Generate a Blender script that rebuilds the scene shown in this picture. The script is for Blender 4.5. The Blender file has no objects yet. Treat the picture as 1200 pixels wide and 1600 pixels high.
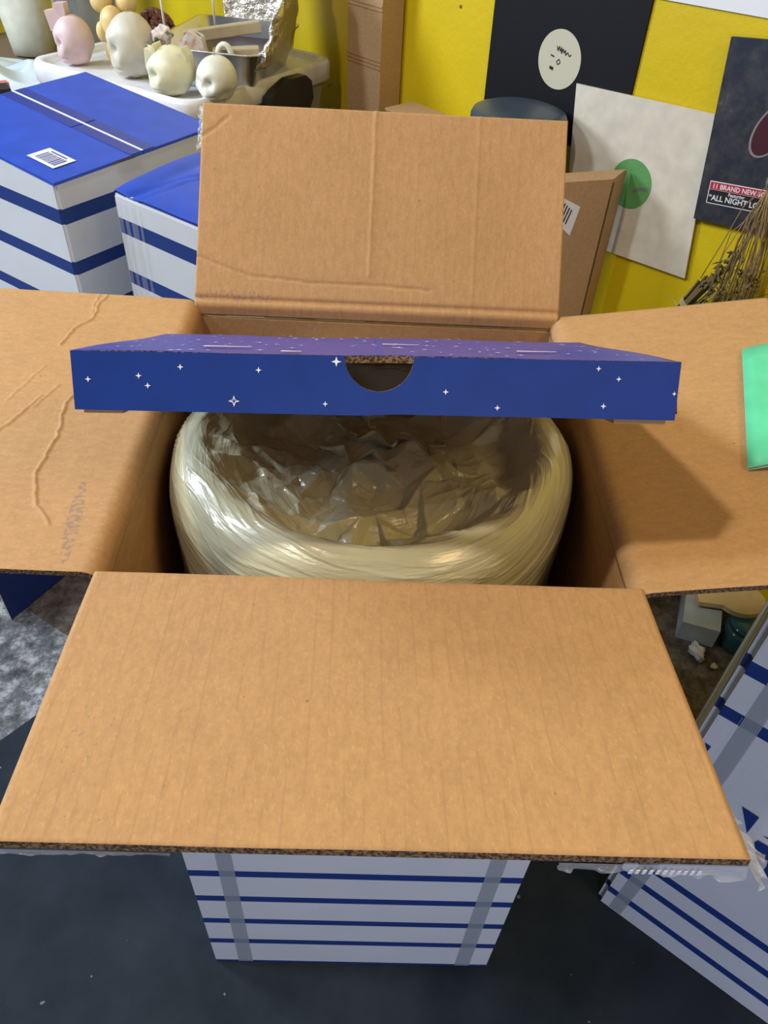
import bpy, bmesh, math, random
import numpy as np
from mathutils import Vector, Matrix

SC = bpy.context.scene
COL = SC.collection
R = math.radians
rnd = random.Random(7)

# ------------------------------------------------------------------ camera
cam_d = bpy.data.cameras.new('camera')
cam_d.lens = 27.0; cam_d.sensor_width = 36.0; cam_d.sensor_fit = 'AUTO'
cam_d.clip_start = 0.02; cam_d.clip_end = 50
cam = bpy.data.objects.new('camera', cam_d); COL.objects.link(cam)
CR = [(0.99895943, 0.00567983, 0.0452525), (0.03678393, -0.68692703, -0.72579487), (0.02696277, 0.7267042, -0.68642117)]
CAMP = (-0.00792468, -0.38660297, 1.33646909)
cam.matrix_world = Matrix(((CR[0][0], -CR[1][0], -CR[2][0], CAMP[0]), (CR[0][1], -CR[1][1], -CR[2][1], CAMP[1]),
                           (CR[0][2], -CR[1][2], -CR[2][2], CAMP[2]), (0, 0, 0, 1)))
SC.camera = cam

# ------------------------------------------------------------------ light
SC.view_settings.view_transform = 'Standard'
SC.view_settings.look = 'None'
SC.view_settings.gamma = 1.0
SC.view_settings.use_curve_mapping = False
SC.view_settings.exposure = -0.2
world = bpy.data.worlds.new('world'); SC.world = world; world.use_nodes = True
wb = world.node_tree.nodes['Background']
wb.inputs[0].default_value = (0.70, 0.78, 1.0, 1); wb.inputs[1].default_value = 0.20

def area(name, loc, target, size, power, color):
    d = bpy.data.lights.new(name, 'AREA'); d.shape = 'DISK'; d.size = size; d.energy = power; d.color = color
    o = bpy.data.objects.new(name, d); COL.objects.link(o); o.location = loc
    o.rotation_euler = (Vector(target) - Vector(loc)).to_track_quat('-Z', 'Y').to_euler()
    return o
area('ceiling_lamp', (-0.78, -0.13, 2.60), (0, 0.2, 0.8), 0.11, 23, (1.0, 0.86, 0.68))
area('daylight_lamp', (-2.0, 0.15, 2.62), (0, 0.25, 0.8), 0.28, 37, (0.82, 0.92, 1.0))
area('window_light', (-2.5, 1.3, 2.1), (-0.9, 1.75, 0.8), 0.8, 80, (0.75, 0.87, 1.0))
area('low_front_fill', (0.25, -2.3, 0.75), (0.1, 0, 0.1), 0.9, 26, (0.66, 0.74, 1.0))  # added fill behind the camera, brightens the lower carton front
area('warm_lamp', (1.1, -0.75, 2.35), (0.0, 0.2, 0.8), 0.6, 14, (1.0, 0.68, 0.30))

# ------------------------------------------------------------------ helpers
def empty(name, loc, label, cat, group=None):
    o = bpy.data.objects.new(name, None); COL.objects.link(o); o.location = loc
    o.empty_display_size = 0.05
    o['label'] = label; o['category'] = cat
    if group: o['group'] = group
    return o
def tag(o, label, cat, group=None):
    o['label'] = label; o['category'] = cat
    if group: o['group'] = group
    return o
def wloc(o):
    v = Vector((0, 0, 0))
    while o is not None:
        v += Vector(o.location); o = o.parent
    return v
def mesh_obj(name, verts, faces, mats, parent=None, mi=None, smooth=False, uv=None, origin=None, label=None, struct=False):
    """verts in world coordinates"""
    org = wloc(parent) if parent is not None else Vector(origin or (0, 0, 0))
    V = np.asarray(verts, float) - np.array(org)
    me = bpy.data.meshes.new(name)
    me.from_pydata(V.tolist(), [], [list(f) for f in faces])
    if not isinstance(mats, (list, tuple)): mats = [mats]
    for m in mats: me.materials.append(m)
    if mi is not None: me.polygons.foreach_set('material_index', np.asarray(mi, dtype=np.int32))
    if smooth is True: me.polygons.foreach_set('use_smooth', [True] * len(me.polygons))
    elif smooth is not False: me.polygons.foreach_set('use_smooth', list(smooth))
    if uv is not None:
        l = me.uv_layers.new(name='UVMap')
        idx = np.empty(len(me.loops), dtype=np.int32); me.loops.foreach_get('vertex_index', idx)
        l.data.foreach_set('uv', np.asarray(uv, float)[idx].ravel())
    me.update()
    o = bpy.data.objects.new(name, me); COL.objects.link(o)
    if parent is not None: o.parent = parent
    else: o.location = org
    if label: o['label'] = label
    if struct: o['kind'] = 'structure'
    return o
class MB:
    def __init__(s): s.v = []; s.f = []; s.m = []; s.sm = []
    def add(s, verts, faces, mi=0, smooth=False):
        b = len(s.v); s.v += [tuple(map(float, p)) for p in verts]
        s.f += [tuple(b + i for i in f) for f in faces]; s.m += [mi] * len(faces); s.sm += [smooth] * len(faces); return s
    def box(s, o, ex, ey, ez, mi=0):
        o, ex, ey, ez = map(Vector, (o, ex, ey, ez))
        v = [o, o + ex, o + ex + ey, o + ey, o + ez, o + ex + ez, o + ex + ey + ez, o + ey + ez]
        return s.add(v, [(0, 3, 2, 1), (4, 5, 6, 7), (0, 1, 5, 4), (1, 2, 6, 5), (2, 3, 7, 6), (3, 0, 4, 7)], mi)
    def prism(s, poly, d, mi=0):
        n = len(poly); P = [Vector(p) for p in poly]; d = Vector(d)
        return s.add(P + [p + d for p in P], [tuple(range(n))[::-1], tuple(range(n, 2 * n))] + [(i, (i + 1) % n, n + (i + 1) % n, n + i) for i in range(n)], mi)
    def tube(s, pts, r, seg=8, mi=0, taper=None):
        pts = [Vector(p) for p in pts]; n = len(pts); vs = []
        up = Vector((0.13, 0.31, 0.94))
        for i, p in enumerate(pts):
            t = (pts[min(i + 1, n - 1)] - pts[max(i - 1, 0)]).normalized()
            a = t.cross(up)
            if a.length < 1e-3: a = t.cross(Vector((1, 0, 0)))
            a.normalize(); b = t.cross(a)
            rr = r if taper is None else r * taper(i / (n - 1))
            vs += [p + (a * math.cos(2 * math.pi * k / seg) + b * math.sin(2 * math.pi * k / seg)) * rr for k in range(seg)]
        fs = [(i * seg + k, i * seg + (k + 1) % seg, (i + 1) * seg + (k + 1) % seg, (i + 1) * seg + k) for i in range(n - 1) for k in range(seg)]
        fs += [tuple(range(seg))[::-1], tuple(range((n - 1) * seg, n * seg))]
        return s.add(vs, fs, mi, True)
    def lathe(s, prof, c, seg=48, mi=0, ax=None):
        c = Vector(c); n = len(prof); vs = []
        for r, z in prof: vs += [c + Vector((r * math.cos(2 * math.pi * k / seg), r * math.sin(2 * math.pi * k / seg), z)) for k in range(seg)]
        fs = [(i * seg + k, i * seg + (k + 1) % seg, (i + 1) * seg + (k + 1) % seg, (i + 1) * seg + k) for i in range(n - 1) for k in range(seg)]
        fs += [tuple(range(seg))[::-1], tuple(range((n - 1) * seg, n * seg))]
        return s.add(vs, fs, mi, True)
    def ball(s, c, r, fn=None, nu=32, nv=20, mi=0):
        vs = []; c = Vector(c)
        if not hasattr(r, '__len__'): r = (r, r, r)
        for j in range(nv + 1):
            ph = math.pi * j / nv
            for i in range(nu):
                th = 2 * math.pi * i / nu
                d = Vector((math.sin(ph) * math.cos(th), math.sin(ph) * math.sin(th), math.cos(ph)))
                k = fn(d) if fn else 1
                vs.append(c + Vector((d.x * r[0], d.y * r[1], d.z * r[2])) * k)
        fs = [(j * nu + i, (j + 1) * nu + i, (j + 1) * nu + (i + 1) % nu, j * nu + (i + 1) % nu) for j in range(nv) for i in range(nu)]
        return s.add(vs, fs, mi, True)
    def build(s, name, mats, parent=None, **k):
        return mesh_obj(name, s.v, s.f, mats, parent, mi=s.m, smooth=s.sm, **k)

def sheet(name, f, nu, nv, th, mats, parent, size, h=None, smooth=True):
    """slab following f(s,t) with s,t in 0..1, size in metres; UV in metres; h(S,T) extra height on the upper side"""
    s = np.linspace(0, 1, nu + 1); t = np.linspace(0, 1, nv + 1)
    S, T = np.meshgrid(s, t)
    P = f(S, T); e = 1e-3
    du = f(S + e, T) - f(S - e, T); dv = f(S, T + e) - f(S, T - e)
    N = np.cross(du, dv); N /= np.linalg.norm(N, axis=2, keepdims=True)
    H = h(S * size[0], T * size[1]) if h else 0 * S
    top = P + N * H[..., None]; bot = P - N * th + N * (H * 0.5)[..., None]
    V = np.concatenate([top.reshape(-1, 3), bot.reshape(-1, 3)]); n = (nu + 1) * (nv + 1)
    uv = np.stack([S * size[0], T * size[1]], -1).reshape(-1, 2); UV = np.concatenate([uv, uv])
    I = np.arange(n).reshape(nv + 1, nu + 1)
    a, b, c, d = I[:-1, :-1].ravel(), I[:-1, 1:].ravel(), I[1:, 1:].ravel(), I[1:, :-1].ravel()
    F = np.stack([a, b, c, d], 1); F2 = np.stack([d, c, b, a], 1) + n
    faces = F.tolist() + F2.tolist(); mi = [0] * len(F) + [2 if len(mats) > 2 else 0] * len(F2); sm = [smooth] * (2 * len(F))
    for L in (I[0, :], I[:, -1], I[-1, ::-1], I[::-1, 0]):
        for i in range(len(L) - 1):
            faces.append([L[i + 1], L[i], L[i] + n, L[i + 1] + n]); mi.append(1 if len(mats) > 1 else 0); sm.append(False)
    return mesh_obj(name, V, faces, mats, parent, mi=mi, smooth=sm, uv=UV)

# numpy noise
def vnoise(x, y, seed=0):
    rs = np.random.RandomState(seed); G = rs.rand(64, 64)
    xi = np.floor(x).astype(int); yi = np.floor(y).astype(int); fx = x - xi; fy = y - yi
    fx = fx * fx * (3 - 2 * fx); fy = fy * fy * (3 - 2 * fy)
    g = lambda a, b: G[a % 64, b % 64]
    return (g(xi, yi) * (1 - fx) + g(xi + 1, yi) * fx) * (1 - fy) + (g(xi, yi + 1) * (1 - fx) + g(xi + 1, yi + 1) * fx) * fy
def crumple(X, Y, n, box, seed, g=0.5, k=0.8, eps=0.004):
    rs = np.random.RandomState(seed)
    sx = box[0] + rs.rand(n) * (box[1] - box[0]); sy = box[2] + rs.rand(n) * (box[3] - box[2])
    hh = rs.rand(n) * 0.02; ga = rs.rand(n) * 6.28; gm = g * rs.rand(n)
    F = np.full(X.shape, 1e9)
    for i in range(n):
        dx = X - sx[i]; dy = Y - sy[i]; c, s_ = math.cos(ga[i]), math.sin(ga[i])
        u = dx * c + dy * s_; v = -dx * s_ + dy * c
        d = np.sqrt((u * 0.55) ** 2 + (v * 1.5) ** 2 + eps * eps)
        F = np.minimum(F, hh[i] + gm[i] * u + k * d)
    return F
def facets(X, Y, n, R0, seed, amp):
    """crisp crumpled-film relief: random points with random heights joined by flat triangles"""
    from mathutils.geometry import delaunay_2d_cdt
    rs = np.random.RandomState(seed); a = rs.rand(n) * 6.283; r = R0 * np.sqrt(rs.rand(n))
    px = list(r * np.cos(a)) + [2 * R0 * math.cos(k * .785) for k in range(8)]; py = list(r * np.sin(a)) + [2 * R0 * math.sin(k * .785) for k in range(8)]
    h = np.concatenate([rs.rand(n) * 2 - 1, np.zeros(8)])
    v, _, f, ov, _, _ = delaunay_2d_cdt([Vector((x, y)) for x, y in zip(px, py)], [], [], 0, 1e-6)
    hh = [h[o[0]] if o else 0.0 for o in ov]; out = np.zeros(X.shape)
    for t in f:
        (x0, y0), (x1, y1), (x2, y2) = [tuple(v[i]) for i in t]; h0, h1, h2_ = [hh[i] for i in t]
        m = (X >= min(x0, x1, x2)) & (X <= max(x0, x1, x2)) & (Y >= min(y0, y1, y2)) & (Y <= max(y0, y1, y2))
        if not m.any(): continue
        den = (y1 - y2) * (x0 - x2) + (x2 - x1) * (y0 - y2); x = X[m]; y = Y[m]
        w0 = ((y1 - y2) * (x - x2) + (x2 - x1) * (y - y2)) / den; w1 = ((y2 - y0) * (x - x2) + (x0 - x2) * (y - y2)) / den; w2 = 1 - w0 - w1
        ins = (w0 >= -1e-9) & (w1 >= -1e-9) & (w2 >= -1e-9); o_ = out[m]; o_[ins] = (w0 * h0 + w1 * h1 + w2 * h2_)[ins]; out[m] = o_
    return out * amp
def seg_dist(X, Y, pts):
    D = np.full(X.shape, 1e9)
    for (x0, y0), (x1, y1) in zip(pts[:-1], pts[1:]):
        dx, dy = x1 - x0, y1 - y0; t = np.clip(((X - x0) * dx + (Y - y0) * dy) / (dx * dx + dy * dy), 0, 1)
        D = np.minimum(D, np.hypot(X - x0 - t * dx, Y - y0 - t * dy))
    return D
def jag(pts, amp, seed, step=0.006):
    rs = random.Random(seed); out = []
    for (x0, y0), (x1, y1) in zip(pts[:-1], pts[1:]):
        L = math.hypot(x1 - x0, y1 - y0); n = max(1, int(L / step))
        for i in range(n):
            t = i / n; out.append((x0 + (x1 - x0) * t + rs.uniform(-amp, amp), y0 + (y1 - y0) * t + rs.uniform(-amp, amp)))
    return out + [pts[-1]]

# ------------------------------------------------------------------ materials
def mat(name, color, rough=0.6, **k):
    m = bpy.data.materials.new(name); m.use_nodes = True; b = m.node_tree.nodes['Principled BSDF']
    b.inputs['Base Color'].default_value = (*color, 1); b.inputs['Roughness'].default_value = rough
    for kk, v in k.items(): b.inputs[kk.replace('_', ' ')].default_value = v
    return m
def nd(m, t, **k):
    n = m.node_tree.nodes.new(t)
    for a, v in k.items(): setattr(n, a, v)
    return n
def lk(m, a, b): m.node_tree.links.new(a, b)
def bsdf(m): return m.node_tree.nodes['Principled BSDF']
def noise(m, vec, scale, detail=3, rough=0.5):
    n = nd(m, 'ShaderNodeTexNoise'); n.inputs['Scale'].default_value = scale; n.inputs['Detail'].default_value = detail
    n.inputs['Roughness'].default_value = rough
    if vec is not None: lk(m, vec, n.inputs['Vector'])
    return n.outputs['Fac']
def ramp(m, fac, stops, interp='LINEAR'):
    r = nd(m, 'ShaderNodeValToRGB'); r.color_ramp.interpolation = interp; e = r.color_ramp.elements
    e[0].position = stops[0][0]; e[0].color = (*stops[0][1], 1); e[1].position = stops[1][0]; e[1].color = (*stops[1][1], 1)
    for p, c in stops[2:]: x = e.new(p); x.color = (*c, 1)
    lk(m, fac, r.inputs[0]); return r.outputs[0]
def mix(m, fac, a, b, blend='MIX'):
    x = nd(m, 'ShaderNodeMix', data_type='RGBA', blend_type=blend)
    for s_, v in ((x.inputs[0], fac), (x.inputs[6], a), (x.inputs[7], b)):
        if isinstance(v, (int, float)): s_.default_value = v
        elif isinstance(v, tuple): s_.default_value = (*v, 1)
        else: lk(m, v, s_)
    return x.outputs[2]
def math_(m, op, a, b=None):
    x = nd(m, 'ShaderNodeMath', operation=op)
    for s_, v in zip(x.inputs, (a, b)):
        if v is None: continue
        if isinstance(v, (int, float)): s_.default_value = v
        else: lk(m, v, s_)
    return x.outputs[0]
def mapping(m, vec, scale=(1, 1, 1), loc=(0, 0, 0), rot=(0, 0, 0)):
    x = nd(m, 'ShaderNodeMapping'); x.inputs['Scale'].default_value = scale; x.inputs['Location'].default_value = loc; x.inputs['Rotation'].default_value = rot
    lk(m, vec, x.inputs['Vector']); return x.outputs[0]
def bump(m, hgt, strength, dist=0.001, prev=None):
    b = nd(m, 'ShaderNodeBump'); b.inputs['Strength'].default_value = strength; b.inputs['Distance'].default_value = dist
    lk(m, hgt, b.inputs['Height'])
    if prev is not None: lk(m, prev, b.inputs['Normal'])
    return b.outputs[0]
def wavetex(m, vec, scale, direction='X', dist=0.0):
    w = nd(m, 'ShaderNodeTexWave', bands_direction=direction); w.inputs['Scale'].default_value = scale; w.inputs['Distortion'].default_value = dist
    lk(m, vec, w.inputs['Vector']); return w.outputs['Fac']

KRAFT = (0.455, 0.262, 0.112)
def cardboard(name, flute='X', patches=(), color=KRAFT, line=0.25, uvc=True):
    m = mat(name, color, 0.78); tc = nd(m, 'ShaderNodeTexCoord'); vec = tc.outputs['UV' if uvc else 'Object']
    a = noise(m, vec, 260, 3, 0.7); b_ = noise(m, vec, 14, 3)
    fib = noise(m, mapping(m, vec, (1, 0.35, 1), rot=(0, 0, 0.7)), 420, 2, 0.6)
    c = ramp(m, a, [(0.32, tuple(x * 0.80 for x in color)), (0.68, tuple(min(1, x * 1.18) for x in color))])
    big = noise(m, mapping(m, vec, (1, 0.45, 1), rot=(0, 0, -0.6)), 150, 3, 0.65)
    c = mix(m, 0.5, c, ramp(m, big, [(0.35, tuple(x * 0.82 for x in color)), (0.65, tuple(x * 1.2 for x in color))]))
    c = mix(m, 0.35, c, ramp(m, b_, [(0.3, tuple(x * 0.88 for x in color)), (0.7, tuple(x * 1.08 for x in color))]))
    c = mix(m, math_(m, 'MULTIPLY', math_(m, 'GREATER_THAN', fib, 0.635), 0.5), c, tuple(min(1, x * 1.25) for x in color))
    c = mix(m, math_(m, 'GREATER_THAN', noise(m, vec, 200, 1), 0.80), c, tuple(x * 0.6 for x in color))
    wv = wavetex(m, vec, 27.0 , flute, 0.15)      # about 6 mm between flute lines
    c = mix(m, math_(m, 'MULTIPLY', math_(m, 'MULTIPLY', math_(m, 'GREATER_THAN', wv, 0.95), math_(m, 'GREATER_THAN', noise(m, mapping(m, vec, (1, 0.25, 1) if flute == 'X' else (0.25, 1, 1)), 70, 2), 0.5)), line), c, tuple(x * 0.72 for x in color))
    ux = nd(m, 'ShaderNodeSeparateXYZ'); lk(m, vec, ux.inputs[0])
    for (px, py, sx, sy, ang, thr) in patches:      # faint blue-grey ink transferred from another box
        q = mapping(m, vec, (1, 1, 1), loc=(-px, -py, 0)); q2 = mapping(m, q, rot=(0, 0, ang)); q3 = mapping(m, q2, (1 / sx, 1 / sy, 0))
        ln = nd(m, 'ShaderNodeVectorMath', operation='LENGTH'); lk(m, q3, ln.inputs[0])
        inside = math_(m, 'LESS_THAN', ln.outputs['Value'], 1.0)
        spk = math_(m, 'GREATER_THAN', noise(m, mapping(m, q2, (1.0, 0.6, 1)), 300, 2), thr)
        c = mix(m, math_(m, 'MULTIPLY', math_(m, 'MULTIPLY', inside, spk), 0.42), c, (0.12, 0.13, 0.17))
    lk(m, c, bsdf(m).inputs['Base Color'])
    n = bump(m, wv, 0.07, 0.0006); n = bump(m, a, 0.25, 0.0006, n); n = bump(m, fib, 0.2, 0.0005, n)
    lk(m, n, bsdf(m).inputs['Normal'])
    return m
def edge_mat():
    m = mat('corrugated_edge', (0.16, 0.09, 0.04), 0.9); tc = nd(m, 'ShaderNodeTexCoord')
    a = noise(m, tc.outputs['Object'], 520, 2); c = ramp(m, a, [(0.40, (0.03, 0.017, 0.008)), (0.66, (0.24, 0.14, 0.06))])
    lk(m, c, bsdf(m).inputs['Base Color']); lk(m, bump(m, a, 1, 0.002), bsdf(m).inputs['Normal']); return m
M_edge = edge_mat()
M_card = cardboard('kraft_inside', 'X')
M_front = cardboard('kraft_front_flap', 'X', [(0.385, 0.165, 0.018, 0.030, 0.3, 0.66), (0.31, 0.012, 0.08, 0.008, 0, 0.68)], line=0.28)
M_back = cardboard('kraft_back_flap', 'X', [(0.055, 0.16, 0.04, 0.03, 0, 0.69), (0.045, 0.022, 0.045, 0.007, 0, 0.56)], line=0.2)
M_left = cardboard('kraft_left_flap', 'Y', [(0.055, 0.046, 0.048, 0.0055, -0.12, 0.50), (0.245, 0.040, 0.018, 0.008, -0.3, 0.47)], line=0.0)
M_right = cardboard('kraft_right_flap', 'Y', line=0.0)
M_kraft2 = cardboard('kraft_carton', 'X', uvc=False, color=(0.40, 0.245, 0.12), line=0.0)
M_kraft3 = cardboard('kraft_carton_pale', 'Z', uvc=False, color=(0.46, 0.29, 0.15), line=0.0)

BLUE = (0.010, 0.035, 0.18); PAPER = (0.62, 0.64, 0.66)
def stripe_mat(name, bands, top=0.92, paper=PAPER):
    """white printed board with horizontal blue bands (z0,z1) in metres above the floor"""
    m = mat(name, paper, 0.42); tc = nd(m, 'ShaderNodeTexCoord'); sp = nd(m, 'ShaderNodeSeparateXYZ'); lk(m, tc.outputs['Object'], sp.inputs[0])
    z = sp.outputs['Z']; fac = None
    for a, b in bands:
        t = math_(m, 'MULTIPLY', math_(m, 'GREATER_THAN', z, a), math_(m, 'LESS_THAN', z, b))
        fac = t if fac is None else math_(m, 'MAXIMUM', fac, t)
    n1 = noise(m, tc.outputs['Object'], 9, 3)
    pc = ramp(m, n1, [(0.3, tuple(x * 0.93 for x in paper)), (0.7, paper)])
    c = mix(m, fac, pc, BLUE); lk(m, c, bsdf(m).inputs['Base Color'])
    hz = nd(m, 'ShaderNodeCombineXYZ'); lk(m, math_(m, 'ADD', sp.outputs['X'], math_(m, 'MULTIPLY', sp.outputs['Y'], -1.0)), hz.inputs[0])
    w = wavetex(m, hz.outputs[0], 26, 'X'); lk(m, bump(m, w, 0.10, 0.0006), bsdf(m).inputs['Normal'])
    return m
bands = [(0.0, 0.008)] + [(0.093 - 0.009 + 0.0818 * i, 0.093 + 0.009 + 0.0818 * i) for i in range(9)]
M_stripe = stripe_mat('striped_board', bands)
M_stripe_back = stripe_mat('striped_board_back', [(0.758, 0.779), (0.838, 0.861), (0.675, 0.695), (0.592, 0.612), (0.1, 0.118), (0.2, 0.218)])
M_stripe_right = stripe_mat('striped_board_right', [(0.046, 0.064), (0.117, 0.135), (0.176, 0.194), (0.572, 0.592), (0.653, 0.676), (0.736, 0.760), (0.82, 0.845)])
def blue_mat(name, c, rough=0.35):
    m = mat(name, c, rough); tc = nd(m, 'ShaderNodeTexCoord'); n = noise(m, tc.outputs['Object'], 30, 3)
    lk(m, ramp(m, n, [(0.3, tuple(x * 0.9 for x in c)), (0.7, tuple(x * 1.08 for x in c))]), bsdf(m).inputs['Base Color'])
    lk(m, bump(m, noise(m, tc.outputs['Object'], 60, 2), 0.1, 0.001), bsdf(m).inputs['Normal']); return m
M_bluetop = blue_mat('blue_print', (0.022, 0.075, 0.52), 0.38)
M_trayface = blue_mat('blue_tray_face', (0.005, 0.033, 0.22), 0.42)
M_traytop = blue_mat('blue_tray_top', (0.025, 0.04, 0.36), 0.36)  # purple sheen reflected off the top is mixed into this base colour
M_navy = blue_mat('navy_print', (0.006, 0.02, 0.09), 0.4)
M_white = mat('white_print', (0.8, 0.82, 0.88), 0.5)
M_label = mat('label_paper', (0.72, 0.72, 0.74), 0.5)
M_black = mat('black_ink', (0.012, 0.012, 0.014), 0.5)
M_tape = mat('clear_tape', (0.36, 0.40, 0.43), 0.22); bsdf(M_tape).inputs['Alpha'].default_value = 0.62
M_tape2 = mat('glossy_tape', (0.012, 0.04, 0.33), 0.15)
M_film = mat('tape_film', (0.7, 0.73, 0.76), 0.10); bsdf(M_film).inputs['Alpha'].default_value = 0.32

M_film2 = mat('thin_fold_film', (0.7, 0.68, 0.62), 0.10); bsdf(M_film2).inputs['Alpha'].default_value = 0.16

# ------------------------------------------------------------------ setting
def wall_mat():
    m = mat('yellow_paint', (0.62, 0.50, 0.005), 0.42); tc = nd(m, 'ShaderNodeTexCoord'); v = tc.outputs['Object']
    n = noise(m, v, 3, 4); c = ramp(m, n, [(0.3, (0.58, 0.42, 0.004)), (0.7, (0.68, 0.50, 0.006))])
    c = mix(m, math_(m, 'GREATER_THAN', noise(m, v, 38, 2), 0.76), c, (0.45, 0.32, 0.08))
    lk(m, c, bsdf(m).inputs['Base Color']); lk(m, bump(m, noise(m, v, 60, 4, 0.6), 0.35, 0.003), bsdf(m).inputs['Normal']); return m
def stone_mat():
    m = mat('rough_stone_floor', (0.2, 0.2, 0.2), 0.75); tc = nd(m, 'ShaderNodeTexCoord'); v = tc.outputs['Object']
    a = noise(m, v, 26, 6, 0.75); b = noise(m, v, 4.5, 3); br = noise(m, v, 2.2, 2)
    c = ramp(m, a, [(0.36, (0.035, 0.035, 0.04)), (0.50, (0.16, 0.165, 0.175)), (0.66, (0.55, 0.56, 0.58))])
    c = mix(m, 1.0, c, ramp(m, b, [(0.35, (0.5, 0.5, 0.5)), (0.65, (1, 1, 1))]), 'MULTIPLY')
    sp = nd(m, 'ShaderNodeSeparateXYZ'); lk(m, v, sp.inputs[0])
    yb = math_(m, 'GREATER_THAN', math_(m, 'ADD', math_(m, 'ADD', sp.outputs['Y'], math_(m, 'MULTIPLY', sp.outputs['X'], 0.7)), math_(m, 'MULTIPLY', br, 0.12)), 0.225)   # brown worn part further in
    c = mix(m, math_(m, 'MULTIPLY', yb, 0.85), c, ramp(m, a, [(0.35, (0.02, 0.013, 0.009)), (0.7, (0.15, 0.10, 0.065))]))
    lk(m, c, bsdf(m).inputs['Base Color']); lk(m, bump(m, a, 0.8, 0.004), bsdf(m).inputs['Normal']); return m
Tv = Vector((0.6690, -0.7433, 0)); Nv = Vector((0.7433, 0.6690, 0)); WD = 1.206      # wall direction and normal
def wp(t, z, off=0.0): return tuple(Tv * t + Nv * (WD - off) + Vector((0, 0, z)))
MB().add([(-4, -2.5, -0.003), (3, -2.5, -0.003), (3, 4.6, -0.003), (-4, 4.6, -0.003)], [(0, 1, 2, 3)]).build('floor', stone_mat(), struct=True)
w = MB(); w.box(wp(-4.5, -0.003), Tv * 7.0, Nv * 0.12, (0, 0, 2.6)); w.build('wall_back', wall_mat(), struct=True)
def mat_rubber():
    m = mat('dark_rubber_mat', (0.011, 0.019, 0.029), 0.75); bsdf(m).inputs['Specular IOR Level'].default_value = 0.18; tc = nd(m, 'ShaderNodeTexCoord'); v = tc.outputs['Object']
    c = ramp(m, noise(m, v, 7, 5, 0.6), [(0.3, (0.008, 0.015, 0.023)), (0.75, (0.024, 0.034, 0.046))])
    c = mix(m, math_(m, 'MULTIPLY', math_(m, 'GREATER_THAN', noise(m, v, 60, 1, 0.3), 0.80), 0.6), c, (0.22, 0.25, 0.28))
    lk(m, c, bsdf(m).inputs['Base Color']); lk(m, bump(m, noise(m, v, 300, 2), 0.15, 0.0008), bsdf(m).inputs['Normal']); return m
mm = MB().prism([(-1.25, -0.31, -0.0028), (-1.25, -1.6, -0.0028), (1.1, -1.6, -0.0028), (1.1, -0.12, -0.0028), (0.52, 0.28, -0.0028), (-0.45, 0.60, -0.0028), (-0.58, 0.475, -0.0028)], (0, 0, 0.0024)).build('floor_mat', mat_rubber())
tag(mm, 'large dark navy rubber mat lying under the open carton', 'mat')

# ------------------------------------------------------------------ the open carton
W, D, H = 0.42, 0.4217, 0.8968; TH = 0.006; h2 = W / 2
carton = empty('open_carton', (0, 0, 0), 'open cardboard carton with white and blue striped outside and four flaps spread wide', 'box')
b = MB()
o_ = [(-h2, 0), (h2, 0), (h2, D), (-h2, D)]; i_ = [(-h2 + TH, TH), (h2 - TH, TH), (h2 - TH, D - TH), (-h2 + TH, D - TH)]
v = [(x, y, 0) for x, y in o_] + [(x, y, H - 0.018) for x, y in o_] + [(x, y, H - 0.018) for x, y in i_] + [(x, y, TH) for x, y in i_]
f = [(3, 2, 1, 0)] + [(k, (k + 1) % 4, 4 + (k + 1) % 4, 4 + k) for k in range(4)]; m1 = [0] * 5
f += [(4 + k, 4 + (k + 1) % 4, 8 + (k + 1) % 4, 8 + k) for k in range(4)]; m1 += [2] * 4
f += [(8 + k, 8 + (k + 1) % 4, 12 + (k + 1) % 4, 12 + k) for k in range(4)] + [(12, 13, 14, 15)]; m1 += [2] * 5
M_cardobj = cardboard('kraft_walls', 'X', uvc=False, line=0.15)
mesh_obj('body', v, f, [M_stripe, M_edge, M_cardobj], carton, mi=m1)
FL = 0.226
def flap_curve(T, L, ang, rr, e0=0.0):
    """outward distance and rise along a flap that bends out of the vertical over a small radius"""
    bend = math.pi / 2 - ang; arc = rr * bend; s = T * L; st = np.minimum(s, e0); s = np.maximum(s - e0, 0)
    th = np.clip(s / rr, 0, bend) if rr > 0 else 0 * s
    o = rr * (1 - np.cos(th)); u = rr * np.sin(th); ex = np.maximum(s - arc, 0)
    return o + ex * math.cos(ang), u + ex * math.sin(ang) + st
def hl(lines, base=None):
    def h(X, Y):
        Z = np.zeros_like(X)
        for pts, amp, wd in lines: Z += amp * np.exp(-(seg_dist(X, Y, pts) / wd) ** 2)
        Z += 0.0012 * (vnoise(X * 14 + 3, Y * 14, 4) - 0.5)
        if base: Z += base(X, Y)
        return Z
    return h
def front_f(S, T):
    o, u = flap_curve(T, FL + 0.022, R(12.1), 0.008, 0.010)
    x = -h2 + S * W + T * (0.020 * (1 - S) - 0.013 * S)
    return np.stack([x, -o + 0.0064, H - 0.017 + u], -1)
front = sheet('front_flap', lambda S, T: front_f(1 - S, T), 130, 70, 0.005, [M_front, M_edge, M_stripe], carton, (W, FL),
    hl([(jag([(0.41, 0.185), (0.36, 0.20), (0.30, 0.205)], 0.002, 3), 0.0006, 0.002)]))
def back_f(S, T):
    o, u = flap_curve(T, FL + 0.016, R(47.4), 0.006, 0.010)
    return np.stack([-h2 + S * W + 0.002 * T, D - 0.0064 + o, H - 0.014 + u], -1)
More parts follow.
